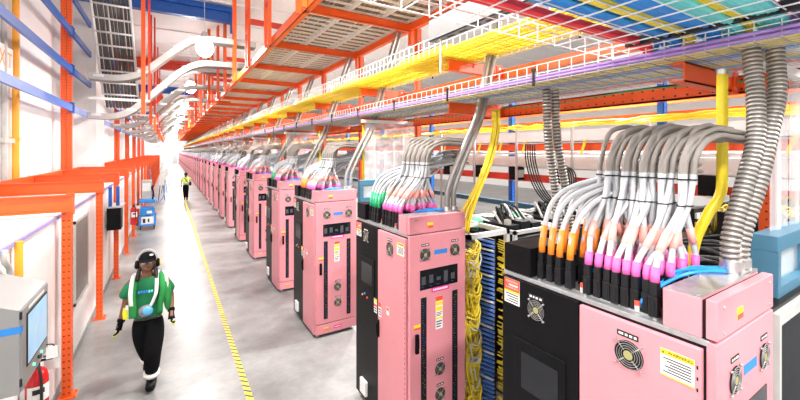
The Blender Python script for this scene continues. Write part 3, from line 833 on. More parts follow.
# open rack beside the second pink cabinet
def open_rack():
    t=thing('open_patch_rack','white open frame rack packed with blue and yellow patch cables','rack',(2.655,2.96,0))
    W,D,Hh=.62,.95,2.02
    fr=MB()
    for x,y in ((0,D-.05),(W-.05,0),(W-.05,D-.05)): fr.box(x,x+.05,y,y+.05,0.02,Hh,0,.003)
    for z in (.04,Hh-.05):
        fr.box(0,W,0,.05,z,z+.05).box(0,W,D-.05,D,z,z+.05).box(0,.05,0,D,z,z+.05).box(W-.05,W,0,D,z,z+.05)
    fr.box(0,W,.45,.49,Hh-.04,Hh)
    fr.build('frame','whitemetal',t)
    MB().box(.05,W-.05,.04,D-.05,.02,.05).build('base_tray','whitemetal',t)
    MB().box(.02,.05,.5,D-.02,.08,Hh-.08).box(.05,W-.05,D-.05,D-.04,.08,Hh-.08).build('back_panel','dark',t)
    random.seed(17)
    MB().box(.43,.45,.05,D-.06,.08,Hh-.06).build('patch_panel','dark',t)
    bl=MB()
    for k in range(38):
        z=.14+k*.0475
        for q in range(2): bl.tube([(.42-.02*q,.04,z-.012),(.36-.02*q,.20,z+.002),(.30,.45,z+.006)],.0115,5,mi=q if k%6==5 else 0)
        bl.tube([(.43,.05,z+.014),(.42,.25,z+.02),(.40,.5,z+.02)],.006,5,mi=1)
    bl.build('blue_patch_leads',['leadblue','cwhite'],t)
    yl=MB()
    for k in range(170):
        z=.12+1.75*random.random(); y=.02+.16*random.random(); x=.0+.14*random.random()
        yl.tube(smoothpath([(.36,.3+.2*random.random(),z+.04),(.26,y+.06,z+.06*random.random()),(.16,y,z-.03-.08*random.random()),(x,y+.02,z-.02),(x+.02,y,z-.16-.1*random.random())],3),.0075,5,mi=0 if k%5 else 1)
    o=yl.build('yellow_fibre_leads',['yellow','cwhite'],t); o['kind']='stuff'
    y2=MB()
    for k in range(60):
        z=.12+1.8*random.random()
        y2.tube(smoothpath([(.47,.02+.04*random.random(),z),(.53,-.01-.02*random.random(),z-.04),(.49+.06*random.random(),.02,z-.12)],3),.007,5)
    o=y2.build('yellow_fibre_loops','yellow',t); o['kind']='stuff'
    return t
open_rack()
def low_rack(x,y,lab):
    t=thing('open_equipment_rack',lab,'rack',(x,y,0),'open equipment racks in the second row')
    fr=MB(); W,D,Hh=.70,1.1,1.98
    for xx in (0,W-.04):
        for yy in (0,D-.04): fr.box(xx,xx+.04,yy,yy+.04,0,Hh)
    for z in (.05,Hh-.04): fr.box(0,W,0,.04,z,z+.04).box(0,W,D-.04,D,z,z+.04).box(0,.04,0,D,z,z+.04).box(W-.04,W,0,D,z,z+.04)
    fr.build('frame','whitemetal',t)
    MB().box(.05,W-.05,.05,D-.05,.2,Hh-.10).build('chassis','dark',t)
    g=MB()
    for k in range(3): g.box(.08+.2*k,.24+.2*k,.15,.6,Hh-.10,Hh+.03+.03*(k%2),0).box(.10+.2*k,.16+.2*k,.2,.26,Hh+.03,Hh+.09,1)
    g.box(.1,.6,.7,.95,Hh-.10,Hh-.02,2)
    g.build('modules',['dark','greymetal','cgreen'],t)
    c=MB()
    for k in range(9):
        pts=[(.1+.06*k,.3,Hh+.02),(.12+.05*k,.45,Hh+.15+.10*random.random()),(.3+.03*k,.6,Hh+.06),(.2+.05*k,.8,Hh+.04),(.1+.06*k,.5,Hh+.02)]
        c.tube(smoothpath(pts,5),.014,6,mi=0 if k%4 else 1)
    c.build('black_leads',['rubber','cwhite'],t)
    return t
for k in range(3): low_rack(3.36+.78*k,2.96,'open equipment rack with black leads on top, %s beyond the blue patch rack'%('first','second','third')[k])
o=MB()
random.seed(4)
for k in range(5):
    q=k*.05
    o.tube(smoothpath([(4.3+q,3.6,3.0),(4.25+q,3.55,2.75),(4.35+q,3.5,2.4),(4.6+q,3.45,2.15),(4.9+q,3.4,2.2),(4.95+q,3.42,2.6),(4.7+q,3.5+q,2.75)],6),.010,6)
o=o.build('black_cable_loop','rubber'); tag(o,'hanging loop of thick black cables beyond the open racks','cable')
# dark boxes along the back
K0=None
for k in range(7):
    y=1.9+1.05*k
    lab='small black equipment box on the red beam beyond the cabinets, %s from the camera'%ordw(k)
    if K0 is None: K0=MB().box(0,.2,0,.22,0,.26,0,.01).box(.02,.18,-.004,0,.05,.2,1).build('equipment_box',['black','greymetal'],None,(5.80,y,2.33)); tag(K0,lab,'box','black boxes beyond the cabinets'); MB().box(.05,.26,.08,.14,-.03,0).build('mounting_foot','steel',K0)
    else: dup(K0,(5.80,y,2.33),lab)

# vinyl containment screens over alternate rows
V0=None
for i in range(0,16,2):
    y=YK[i]+.06
    lab='clear vinyl containment screen on a blue frame behind the %s pink cabinet'%ordw(i)
    if V0 is None:
        V0=thing('containment_screen',lab,'screen',(2.95,y,2.03),'containment screens')
        MB().box(-.0,1.25,.0,.12,0,.09,0,.004).box(0,1.25,0,.12,.29,.38,0,.004).box(0,.05,0,.12,.09,.29).box(.6,.65,0,.12,.09,.29).box(1.2,1.25,0,.12,.09,.29).build('blue_frame','steelblue',V0)
        MB().box(.05,1.2,.05,.06,.09,.29).build('clear_panel','curtain',V0)
        for k in range(6):
            x=.10+.19*k; n=6; b=MB()
            vs=[]
            for z in (.38,1.35):
                for j in range(n+1):
                    u=j/n; vs.append((x+.21*u,.06+.02*math.sin(math.pi*u)+(.012 if k%2 else 0),z))
            b.add(vs,[(j,j+1,j+n+2,j+n+1) for j in range(n)],0,True)
            b.build('vinyl_strip','curtain',V0)
        MB().box(0.05,1.25,.03,.10,1.35,1.40).build('head_rail','whitemetal',V0)
    else:
        dup(V0,(2.72,y,2.03),lab)

# ------------------------------------------------------------------ left side: orange frames
def post_mesh(h,foot=True,w=.09,dd=.09):
    b=MB().box(-w/2,w/2,-dd/2,-dd/2+.008,0,h).box(w/2-.008,w/2,-dd/2,dd/2,0,h).box(-w/2,-w/2+.008,-dd/2,dd/2,0,h)
    holes(b,2,.06,h-.03,-dd/2,'y',(-.022,.022),.075,-1,s=.0075)
    holes(b,2,.06,h-.03,w/2,'x',(0,),.075,1,s=.006)
    return b
F0=None
for k in range(22):
    y=5.84+2.43*k
    lab='orange upright with overhead arm standing along the left wall, %s from the camera'%ordw(k)
    if F0 is None:
        F0=thing('cantilever_rack',lab,'rack frame',(-1.02,y,0),'orange frames along the left wall')
        post_mesh(2.38).build('upright',['orange','ink'],F0)
        MB().box(-.08,.09,-.08,.08,0,.012).cyl((.07,-.06,.012),.01,.02,2,6).cyl((.07,.06,.012),.01,.02,2,6).build('foot_plate','orange',F0)
        MB().box(-1.45,.05,-.062,-.05,2.19,2.39).box(-1.45,.05,-.095,-.05,2.375,2.39).box(-1.45,.05,-.095,-.05,2.19,2.205).box(.0,.06,-.065,.05,2.15,2.40).build('arm','orange',F0)
    else: dup(F0,(-1.02,y,0),lab)
b=MB().box(-2.42,-2.37,2.,60,2.24,2.39); holes(b,1,2.1,24,-2.37,None,(2.32,),.12,1,s=.008)
o=b.build('shelf_beam',['orange','ink']); tag(o,'long perforated orange beam along the tall white wall','beam')
# upper uprights standing on the beam
U1=None
for k in range(8):
    y=7.45+5.7*k
    lab='tall orange upper upright above the left frames, %s from the camera'%ordw(k)
    if U1 is None:
        U1=thing('rack_upright',lab,'upright',(-2.31,y,2.4),'tall upper uprights')
        for dx in (-.06,.06):
            p=post_mesh(CEIL-2.4,w=.11,dd=.10).build('upright_post',['orange','ink'],U1); p.location=(0,dx*1.0,0)
            p.location=(dx,0,0)
        MB().box(-.15,.15,-.09,.09,0,.015).build('foot_plate','orange',U1)
    else: dup(U1,(-2.31,y,2.4),lab)
B0=None
for k in range(5):
    for q,z in enumerate((3.96,4.97,5.98,6.95)):
        y=7.55+5.7*k
        lab='blue pallet rack beam along the tall white wall, %s tier, bay %s from the camera'%(('lowest','second','third','top')[q],ordw(k))
        if B0 is None:
            B0=MB().box(-.06,.0,0,5.5,0,.15).box(-.075,.01,-.03,0,-.05,.24).box(-.075,.01,5.5,5.53,-.05,.24).box(-.06,-.0,0,5.5,.15,.17).build('pallet_beam','blue',None,(-2.17,y,z)); tag(B0,lab,'beam','blue pallet rack beams')
        else: dup(B0,(-2.17,y,z),lab)
# vertical pipes
o=MB().cyl((-2.52,10.1,2.15),.055,6.2,2,12).box(-2.6,-2.46,10.04,10.16,3.1,3.16).build('wall_pipe','amber'); tag(o,'upright amber pipe on the tall white wall by the exit sign','pipe')
o=MB().cyl((-2.54,9.55,2.15),.045,6.2,2,12).box(-2.6,-2.48,9.4,9.9,3.05,3.13).build('wall_pipe','greymetal'); tag(o,'upright grey conduit on the tall white wall beside the amber pipe','pipe')
o=MB().cyl((-1.08,4.40,1.9),.028,.235,2,10).cyl((-1.08,4.40,1.60),.028,.3,2,10).build('wall_pipe','amber'); tag(o,'short amber pipe dropping to the grey control box','pipe')
o=MB().tube(smoothpath([(-1.09,4.1,2.13),(-1.09,4.1,2.05),(-1.09,4.22,1.95),(-1.09,4.25,1.80),(-1.09,4.24,1.66)],5),.022,8).build('wall_pipe','greymetal'); tag(o,'bent grey conduit entering the grey control box','pipe')
# exit sign
t=thing('exit_sign','illuminated white exit sign with orange letters on the tall left wall','sign',(-2.6,9.45,4.30))
MB().box(.0,.08,-.50,.50,0,.52,0,.01).box(0,.03,-.1,.1,.52,.62).build('sign_box','sign',t)
textmesh('EXIT',.40,'exitred',t,'sign_letters',(.082,.02,.26),(R(90),0,R(90)),.001)
# control box
t=thing('control_box','grey wall control box with a glowing screen beside the left wall','control box',(WX,3.475,1.27))
b=MB().prism([(0,0),(.28,0),(.28,.56),(0,.68)],1,0,.665); b.box(.276,.288,.012,.652,.01,.55); cb=b.build('enclosure','boxgrey',t)
s=MB().box(.288,.294,.11,.60,.13,.50,1).box(.294,.296,.125,.585,.145,.485,0); s.build('screen',['screen','ink'],t)
s=MB().box(.287,.2885,.16,.55,.515,.535).build('title_strip','label',t)
for yy in (.05,.5): MB().cyl((.285,.005,yy),.008,.05,2,8).build('hinge','ink',t)
MB().cyl((.288,.27,.07),.009,.008,0,10).build('indicator','led',t)
MB().cyl((.288,.38,.075),.014,.02,0,10).build('key_switch','ink',t)
MB().cyl((.288,.46,.078),.008,.008,0,10).build('indicator','led',t)
MB().box(.0,.29,-.003,-.001,.41,.455).box(.289,.2905,-.002,.03,.41,.455).build('blue_tape','tape',t)
v=MB()
for k in range(5): v.box(.05,.17,-.012,.0,.07+.035*k,.085+.035*k)
v.build('vent_louvres','greymetal',t)
MB().box(.288,.36,.60,.605,-.05,.045).build('paper_tag','label',t)
MB().tube(smoothpath([(.29,.6,.07),(.33,.62,.05),(.34,.61,.0)],4),.005,5).build('tag_cord','ink',t)
MB().box(-.02,.0,.1,.56,.1,.6).build('back_bracket','steel',t)
# fire extinguishers
def extinguisher(loc,lab):
    t=thing('fire_extinguisher',lab,'fire extinguisher',loc)
    b=MB()
    prof=[(.001,0),(.07,0),(.08,.02),(.08,.40),(.07,.455),(.045,.49),(.03,.50),(.001,.50)]
    n=20; vs=[(r*math.cos(2*math.pi*i/n),r*math.sin(2*math.pi*i/n),z) for r,z in prof for i in range(n)]
    b.add(vs,[(j*n+i,j*n+(i+1)%n,(j+1)*n+(i+1)%n,(j+1)*n+i) for j in range(len(prof)-1) for i in range(n)],0,True); b.build('cylinder','extred',t)
    n=16; b=MB(); b.add([(.0815*math.cos(a),.0815*math.sin(a),z) for z in (.22,.36) for a in [R(-130)+R(200)*i/n for i in range(n+1)]],[(i,i+1,i+n+2,i+n+1) for i in range(n)],0,True)
    b.add([(.0822*math.cos(a),.0822*math.sin(a),z) for z in (.29,.335) for a in [R(-100)+R(60)*i/n for i in range(n+1)]],[(i,i+1,i+n+2,i+n+1) for i in range(n)],1,True); b.build('instruction_label',['label','ink'],t)
    MB().cyl((0,0,.50),.022,.05,2,12).box(-.015,.11,-.012,.012,.55,.565).box(-.015,.10,-.012,.012,.58,.59).build('valve_handle','black',t)
    MB().tube(smoothpath([(.0,-.02,.53),(.03,-.08,.53),(.05,-.10,.40),(.05,-.095,.15)],5),.012,8).build('hose','rubber',t)
    MB().box(-.11,-.075,-.03,.03,.1,.45).build('wall_bracket','steel',t)
    MB().box(.04,.15,.03,.033,.44,.53).build('paper_tag','label',t)
    return t
extinguisher((WX+.115,4.62,.44),'red fire extinguisher under the grey control box')
t2=extinguisher((WX+.30,13.0,.85),'red fire extinguisher hanging on the fourth orange upright')
t2.location=(-1.02+.17,13.13,.8)
# louvre grille
t=thing('louvre_grille','dark grey louvred wall grille low on the white wall','grille',(WX,6.8,.74))
MB().box(0,.03,0,.04,0,1.18).box(0,.03,.96,1.0,0,1.18).box(0,.03,0,1.0,0,.04).box(0,.03,0,1.0,1.14,1.18).build('grille_frame','greymetal',t)
MB().box(.0,.006,.04,.96,.04,1.14).build('backing','dark',t)
b=MB()
for k in range(27): z=.05+k*.04; b.prism([(.006,z+.03),(.024,z+.0),(.028,z+.004),(.010,z+.034)],1,.04,.96)
b.build('louvre_blades','louvre',t)
# black box on the third frame
t=thing('wall_terminal','black box terminal hung on the third orange upright','terminal',(-1.10,9.85,1.24))
MB().box(0.0,.24,0,.40,0,.46,0,.006).build('case','black',t); MB().box(.02,.26,.02,.80,.46,.49).build('shelf','greymetal',t)
MB().box(-.03,.0,.1,.3,.1,.4).build('back_plate','steel',t)
BT=None
for k in range(2):
    lab='%s blue upright tube above the black terminal box'%('left','right')[k]
    if BT is None:
        BT=MB().cyl((0,0,0),.032,.40,2,10).cyl((0,0,.40),.034,.01,2,10).build('blue_tube','blue',None,(-1.05,9.95,1.73)); tag(BT,lab,'tube')
    else: dup(BT,(-.93,10.05,1.73),lab)
# tool cart
t=thing('service_cart','blue wheeled service cart with a grey cabinet standing by the left frames','cart',(-.93,16.7,0))
MB().box(0,.52,0,.8,.14,.20,0,.02).box(.0,.06,0,.06,.2,.50).box(.46,.52,0,.06,.2,.50).box(0,.06,.74,.8,.2,.50).box(.46,.52,.74,.8,.2,.50).build('base','cartblue',t)
MB().box(.07,.45,.02,.75,.20,.46,0,.01).box(.12,.2,.015,.02,.25,.4,1).box(.27,.32,.015,.02,.27,.4,1).build('drawer_box',['whitemetal','ink'],t)
MB().box(.03,.47,.1,.7,.50,.80,0,.03).box(.24,.40,.095,.1,.58,.68,1).build('tool_case',['cartblue','label'],t)
MB().box(.0,.50,.0,.7,.98,1.10,0,.02).build('top_tray','cartblue',t)
for x in (.03,.47):
    MB().tube([(x,.6,.5),(x,.6,1.0)],.015,8).build('stanchion','greymetal',t)
MB().box(.08,.38,.2,.65,1.10,1.80,0,.015).box(.1,.36,.195,.2,1.4,1.7,1).build('cabinet',['greymetal','whitemetal'],t)
MB().tube(smoothpath([(.42,.1,1.1),(.44,.1,1.35),(.40,.1,1.55),(.46,.12,1.6)],4),.03,8).build('scanner','black',t)
for x in (.05,.47):
    for y in (.06,.74): MB().cyl((x-.015,y,.06),.06,.03,0,14).box(x-.03,x+.03,y-.02,y+.02,.1,.14).build('caster','rubber',t)
# hanging blue cable and far tripod signs (small)
o=MB().tube(smoothpath([(-.75,20.5,2.1),(-.62,20.6,1.2),(-.45,20.6,.55),(-.2,20.7,.8),(-.15,20.8,1.4)],6),.02,6).build('air_hose','cblue'); tag(o,'blue air hose looping from the frames beyond the cart','hose')
S1=None
for k in range(3):
    lab='folding yellow-topped stand by the left frames, %s from the camera'%ordw(k)
    if S1 is None:
        S1=thing('folding_stand',lab,'stand',(-.35,26,0),'folding stands far along the aisle')
        for s_ in (-1,1): MB().tube([(s_*.02,0,1.5),(s_*.16,0,0)],.02,6).build('leg','black',S1)
        MB().box(-.12,.12,-.02,.02,.9,1.5).build('panel','whitemetal',S1)
    else: dup(S1,(-.35+.1*k,26+4.5*k,0),lab)

# ------------------------------------------------------------------ inclined ladder tray at upper left
t=thing('ladder_tray','steep grey ladder cable tray dropping from the roof at upper left','cable tray',(-1.31,15,4.7))
A=Vector((0,0,0)); Bv=Vector((-.1,-2.1,3.0)); wd=.45
b=MB()
for s_ in (-1,1): b.tube([A+Vector((s_*wd,0,0)),Bv+Vector((s_*wd,0,0))],.035,4)
for k in range(10):
    p=A.lerp(Bv,k/9); b.tube([p+Vector((-wd,0,0)),p+Vector((wd,0,0))],.03,4)
b.build('ladder_frame','whitemetal',t)
random.seed(2)
o=MB()
for k in range(10):
    x=-.40+.088*k
    pts=[A+Vector((x,.55,-.35)),A+Vector((x,.2,-.05)),A.lerp(Bv,.15)+Vector((x,.12,.02)),A.lerp(Bv,.5)+Vector((x+random.uniform(-.02,.02),.12,.04)),Bv+Vector((x,.12,.04))]
    o.tube([p+Vector((-1.31,15,4.7)) for p in smoothpath(pts,4)],.040,7)
o=o.build('power_cables','darkgrey'); tag(o,'thick grey cables running down the steep ladder tray','cables',kind='stuff')

# sweeping white trays climbing across the aisle
def sweep(path,label,loc,first):
    t=thing('cable_trough',label,'cable trough',loc,'pale troughs sweeping across the aisle')
    P=smoothpath(path,6); off=Vector(loc); W=.45
    for nm,dy in (('near_side',0),('far_side',W)):
        b=MB(); vs=[]
        for i,p in enumerate(P):
            a=P[max(0,i-1)]; c=P[min(len(P)-1,i+1)]; tt=(c-a).normalized(); nn=Vector((-tt.z,0,tt.x))
            for hh in (0,.17):
                for th in (0,.012): vs.append(p+nn*hh+Vector((0,dy+th,0)))
        n=len(P); fs=[]
        for i in range(n-1):
            q=4*i; r_=q+4
            fs+=[(q,r_,r_+2,q+2),(q+1,q+3,r_+3,r_+1),(q,q+1,r_+1,r_),(q+2,r_+2,r_+3,q+3)]
        b.add(vs,fs,0,False); b.build('side_rail','railgrey',t)
    vs=[]
    for p in P: vs+= [p,p+Vector((0,W,0))]
    b=MB(); b.add(vs,[(2*i,2*i+2,2*i+3,2*i+1) for i in range(len(P)-1)],0,True); b.build('tray_bottom','traygrey',t)
    for i in range(2,len(P)-2,10):
        p=P[i]; MB().box(p.x-.12,p.x+.12,-.006,.0,p.z+.08,p.z+.16).build('splice_plate','steel',t)
    c=MB()
    for k in range(4): c.tube([p+Vector((0,.08+.09*k,.04)) for p in P],.035,5)
    o=c.build('cables_inside','cgrey',t)
    return t
pA=[(-2.0,0,-1.9),(-1.4,0,-1.9),(-.95,0,-1.72),(-.56,0,-1.35),(.0,0,-.76),(.36,0,-.39),(.75,0,-.13),(1.2,0,-.03),(2.5,0,.0)]
pB=[(-1.9,0,-1.65),(-1.2,0,-1.65),(-.65,0,-1.45),(-.1,0,-.95),(.4,0,-.48),(.8,0,-.22),(1.3,0,-.18),(2.5,0,-.18)]
W0=sweep(pA,'pale grey cable trough climbing across the aisle, nearest of the lower tier',(0,13.9,5.75),True)
W1=sweep(pB,'pale grey cable trough climbing across the aisle, nearest of the upper tier',(0,13.3,6.55),True)
for k in range(1,9):
    dup(W0,(0,13.9+5.2*k,5.75),'pale grey cable trough climbing across the aisle, %s of the lower tier'%ordw(k))
    dup(W1,(0,13.3+5.2*k,6.55),'pale grey cable trough climbing across the aisle, %s of the upper tier'%ordw(k))
# orange drop posts by the left of the aisle
G0=None
for k in range(10):
    y=13.0+5.2*k
    lab='orange drop post hanging from the roof left of the aisle, %s from the camera'%ordw(k)
    if G0 is None:
        G0=thing('drop_post',lab,'post',(-.62,y,3.95),'orange drop posts')
        MB().box(-.05,.05,-.01,0,0,CEIL-3.95).box(-.05,-.04,0,.08,0,CEIL-3.95).box(.04,.05,0,.08,0,CEIL-3.95).build('post','orange',G0)
        MB().box(.10,.16,.3,.36,0.4,CEIL-3.95).build('second_post','red',G0)
        MB().box(-1.2,.16,.0,.06,.35,.42).build('cross_arm','steel',G0)
    else: dup(G0,(-.62,y,3.95),lab)
o=MB().tube([(-1.0,42,3.3),(2.4,42,3.3)],.05,8).tube([(-.9,42,3.3),(-.9,42,4.2)],.02,6).build('cross_pipe','greymetal'); tag(o,'thin grey pipe spanning the far aisle','pipe')
# orange frames over the far aisle
J0=None
for k in range(14):
    y=19+4.9*k
    lab='orange roof frame post above the cabinet row edge, %s from the camera'%ordw(k)
    if J0 is None:
        J0=MB().box(-.06,.06,-.06,.06,0,CEIL-5.0).box(-.06,.9,-.05,.05,1.3,1.42).box(-.06,.9,-.05,.05,.1,.2).build('frame_post','orange',None,(1.55,y,5.0)); tag(J0,lab,'post','orange roof frame posts')
    else: dup(J0,(1.55,y,5.0),lab)

# ------------------------------------------------------------------ lights
def area(loc,size,power,rot=(0,0,0),col=(1,.98,.96)):
    l=bpy.data.lights.new('lamp_light','AREA'); l.shape='DISK'; l.size=size; l.energy=power; l.color=col
    o=bpy.data.objects.new('lamp_light',l); COL.objects.link(o); o.location=loc; o.rotation_euler=rot; return o
PL=None
for k in range(13):
    y=min(4.3+8.4*k,102.5)  # the last lamp of the row is added to brighten the end wall
    lab='bright pendant lamp hanging over the aisle, %s from the camera'%ordw(k)
    if PL is None:
        PL=thing('pendant_lamp',lab,'lamp',(.92,y,6.0),'pendant lamps over the aisle')
        b=MB(); b.sphere((0,0,.02),(.24,.24,.30),0,18,12); b.build('glowing_lens','lamp',PL)
        MB().cyl((0,0,.30),.14,.18,2,16,0,.06).build('housing','greymetal',PL)
        MB().cyl((0,0,.48),.008,CEIL-6.48,2,6).build('cable','steel',PL)
    else: dup(PL,(.92,y,6.0),lab)
    area((.92,y,5.66),.5,480 if k<7 else 800)
for k in range(8):  # extra lamp row, added to brighten the background beyond the cabinets
    y=-2+7.*k
    t=dup(PL,(7.6,y,6.0),'added pendant lamp brightening the area beyond the cabinets, %s from the camera'%ordw(k),'added pendant lamps beyond the cabinets')
    area((7.6,y,5.66),.6,1700)
for k in range(2):  # unseen lamps added behind the camera as extra light
    dup(PL,(-.3,-1.5-2.4*k,6.0),'added unseen pendant lamp behind the camera, %s'%('nearer one','farther one')[k],'added unseen lamps behind the camera')
    area((-.3,-1.5-2.4*k,5.66),.8,500)

wd=bpy.data.worlds.new('world'); SC.world=wd; wd.use_nodes=True
bg=wd.node_tree.nodes['Background']; bg.inputs['Color'].default_value=(.97,.98,1,1); bg.inputs['Strength'].default_value=1.1

SC.view_settings.view_transform='Standard'; SC.view_settings.look='None'; SC.view_settings.gamma=1; SC.view_settings.use_curve_mapping=False
SC.view_settings.exposure=-0.6
SC.cycles.use_denoising=True
SC.cycles.max_bounces=8; SC.cycles.diffuse_bounces=4; SC.cycles.transparent_max_bounces=16
# ------------------------------------------------------------------ people
def skin(name, verts, edges, radii, m, parent=None, levels=2, root=0, extra=None):
    me=bpy.data.meshes.new(name); me.from_pydata(verts,edges,[]); o=bpy.data.objects.new(name,me); COL.objects.link(o)
    sk=o.modifiers.new('s','SKIN'); sk.use_smooth_shade=True; sk.branch_smoothing=.5
    for i,d in enumerate(me.skin_vertices[0].data):
        r=radii[i]; d.radius=r if isinstance(r,tuple) else (r,r); d.use_root=(i==root)
    ss=o.modifiers.new('u','SUBSURF'); ss.levels=levels; ss.render_levels=levels
    dg=bpy.context.evaluated_depsgraph_get()
    nm=bpy.data.meshes.new_from_object(o.evaluated_get(dg)); bpy.data.objects.remove(o)
    mb=MB(); mb.add([v.co[:] for v in nm.vertices],[tuple(p.vertices) for p in nm.polygons],0,True)
    if extra: extra(mb)
    return mb.build(name,m,parent)
def chain(*js):
    V=[j[:3] for j in js]; return V,[(i,i+1) for i in range(len(V)-1)],[j[3] for j in js]
def merge(*parts):
    # parts: (V,E,R,attach_index_or_None)
    V=[];E=[];Rr=[]
    for (v,e,r,at) in parts:
        o=len(V); V+=list(v); Rr+=list(r); E+=[(a+o,b_+o) for a,b_ in e]
        if at is not None: E.append((at,o))
    return V,E,Rr
def hand(elbow,wrist,side,fwd):
    # five fingers rooted in the palm; a relaxed curl
    e=Vector(elbow); w=Vector(wrist); d=(w-e).normalized(); f=Vector(fwd).normalized(); s=d.cross(f).normalized()
    out=[]
    palm=w+d*.07
    for k,(off,L) in enumerate(((-.030,.062),(-.010,.072),(.011,.068),(.030,.052))):
        a=palm+f*off; out.append(chain((*(a-d*.02),.010),(*(a+d*L*.45),.0095),(*(a+d*L*.8+s*side*.015),.009),(*(a+d*L+s*side*.034),.008)))
    a=w+d*.03-f*.032
    out.append(chain((*(a),.011),(*(a+d*.03-f*.022),.011),(*(a+d*.06-f*.024+s*side*.012),.009)))
    return palm,out
def person(loc,label,rz,J,m_skin,headturn=(0,0,0)):
    t=thing('person',label,'person',loc,None,rz)
    hc=Vector(J['head'])
    V,E,Rr=merge(
        chain((*J['pelvis'],(.15,.105)),(*J['waist'],(.125,.09)),(*J['chest'],(.155,.105)),(*J['neckbase'],(.085,.07)),(*J['neck'],.052),(hc.x,hc.y,hc.z-.04,.06))+(None,))
    def add(ch,at):
        o=len(V); V.extend(ch[0]); Rr.extend(ch[2]); E.extend([(a+o,b_+o) for a,b_ in ch[1]]); E.append((at,o)); return o
    for sd,nm in ((-1,'R'),(1,'L')):
        sh=J['sh'+nm]; el=J['el'+nm]; wr=J['wr'+nm]
        o=add(chain((*sh,.062),(*((Vector(sh)+Vector(el))/2),.050),(*el,.042),(*((Vector(el)*.6+Vector(wr)*.4)),.040),(*wr,.028),(*(Vector(wr)+(Vector(wr)-Vector(el)).normalized()*.06),(.040,.022))),2)
        hp=J['hip'+nm]; kn=J['kn'+nm]; an=J['an'+nm]; to=J['to'+nm]
        add(chain((*hp,.095),(*((Vector(hp)+Vector(kn))/2),.080),(*kn,.058),(*(Vector(kn)*.6+Vector(an)*.4),.056),(*an,.040),(*(Vector(an)*.4+Vector(to)*.6),.042),(*(Vector(an)*.35+Vector(to)*.65),.030)),0)
    def head(mb):
        rot=Matrix.Rotation(headturn[2],3,'Z')@Matrix.Rotation(headturn[0],3,'X')
        def P(x,y,z): return hc+rot@Vector((x,y,z))
        # skull with jaw taper
        n0=len(mb.v); mb.sphere((0,0,0),(.076,.096,.115),0,22,14)
        for i in range(n0,len(mb.v)):
            x,y,z=mb.v[i]
            if z<0:
                k=1-.38*(-z/.115)**1.3; x*=k; y=y*k-.012*(-z/.115) if y>0 else y*(1-.12*(-z/.115))
            if y<-.06: y=-.06+(y+.06)*.8
            mb.v[i]=tuple(P(x,y,z))
        R3=rot
        mb.sphere(P(0,-.092,-.018),(.016,.020,.018),0,10,7,R3); mb.sphere(P(0,-.088,.008),(.009,.012,.026),0,8,6,R3)
        for s_ in (-1,1):
            mb.sphere(P(s_*.030,-.081,.010),(.015,.009,.0085),1,10,7,R3); mb.sphere(P(s_*.030,-.088,.010),(.0062,.004,.0065),2,8,6,R3)
            mb.sphere(P(s_*.030,-.086,.028),(.018,.006,.004),2,8,5,R3)
            mb.sphere(P(s_*.077,.01,-.005),(.010,.020,.030),0,8,7,R3)
            mb.sphere(P(s_*.012,-.094,-.022),(.009,.010,.009),0,8,6,R3)
        mb.sphere(P(0,-.083,-.055),(.024,.010,.006),3,10,6,R3); mb.sphere(P(0,-.081,-.064),(.020,.010,.007),3,10,6,R3)
        for nm,sd in (('R',-1),('L',1)):
            palm,fs=hand(J['el'+nm],J['wr'+nm],-sd,(0,-1,.1))
            hands.append((nm,palm,fs))
    hands=[]
    body=skin('body',V,E,Rr,[m_skin,'eye','hair','lips'],t,2,0,head)
    return t,body,hands,hc
def gloves(t,J,hands,mats):
    for nm,palm,fs in hands:
        w=Vector(J['wr'+nm]); e=Vector(J['el'+nm]); d=(w-e).normalized()
        V,E,Rr=chain((*(w-d*.05),.036),(*w,.034),(*(w+d*.045),(.046,.026)),(*(w+d*.085),(.046,.024)))
        V=list(V);E=list(E);Rr=list(Rr)
        for ch in fs:
            o=len(V); V.extend(ch[0]); Rr.extend([r*1.15 for r in ch[2]]); E.extend([(a+o,b_+o) for a,b_ in ch[1]])
            E.append((2 if ch is fs[-1] else 3,o))
        g=skin('glove',V,E,Rr,mats[0],t,1)
        MB().tube([w-d*.055,w-d*.02],.040,12).build('cuff',mats[1],g)
        if len(mats)>2:
            for ch in fs[1:3]: MB().tube([Vector(p)+Vector((0,-.004,0)) for p in ch[0][1:]],.012,6).build('lime_finger',mats[2],g)

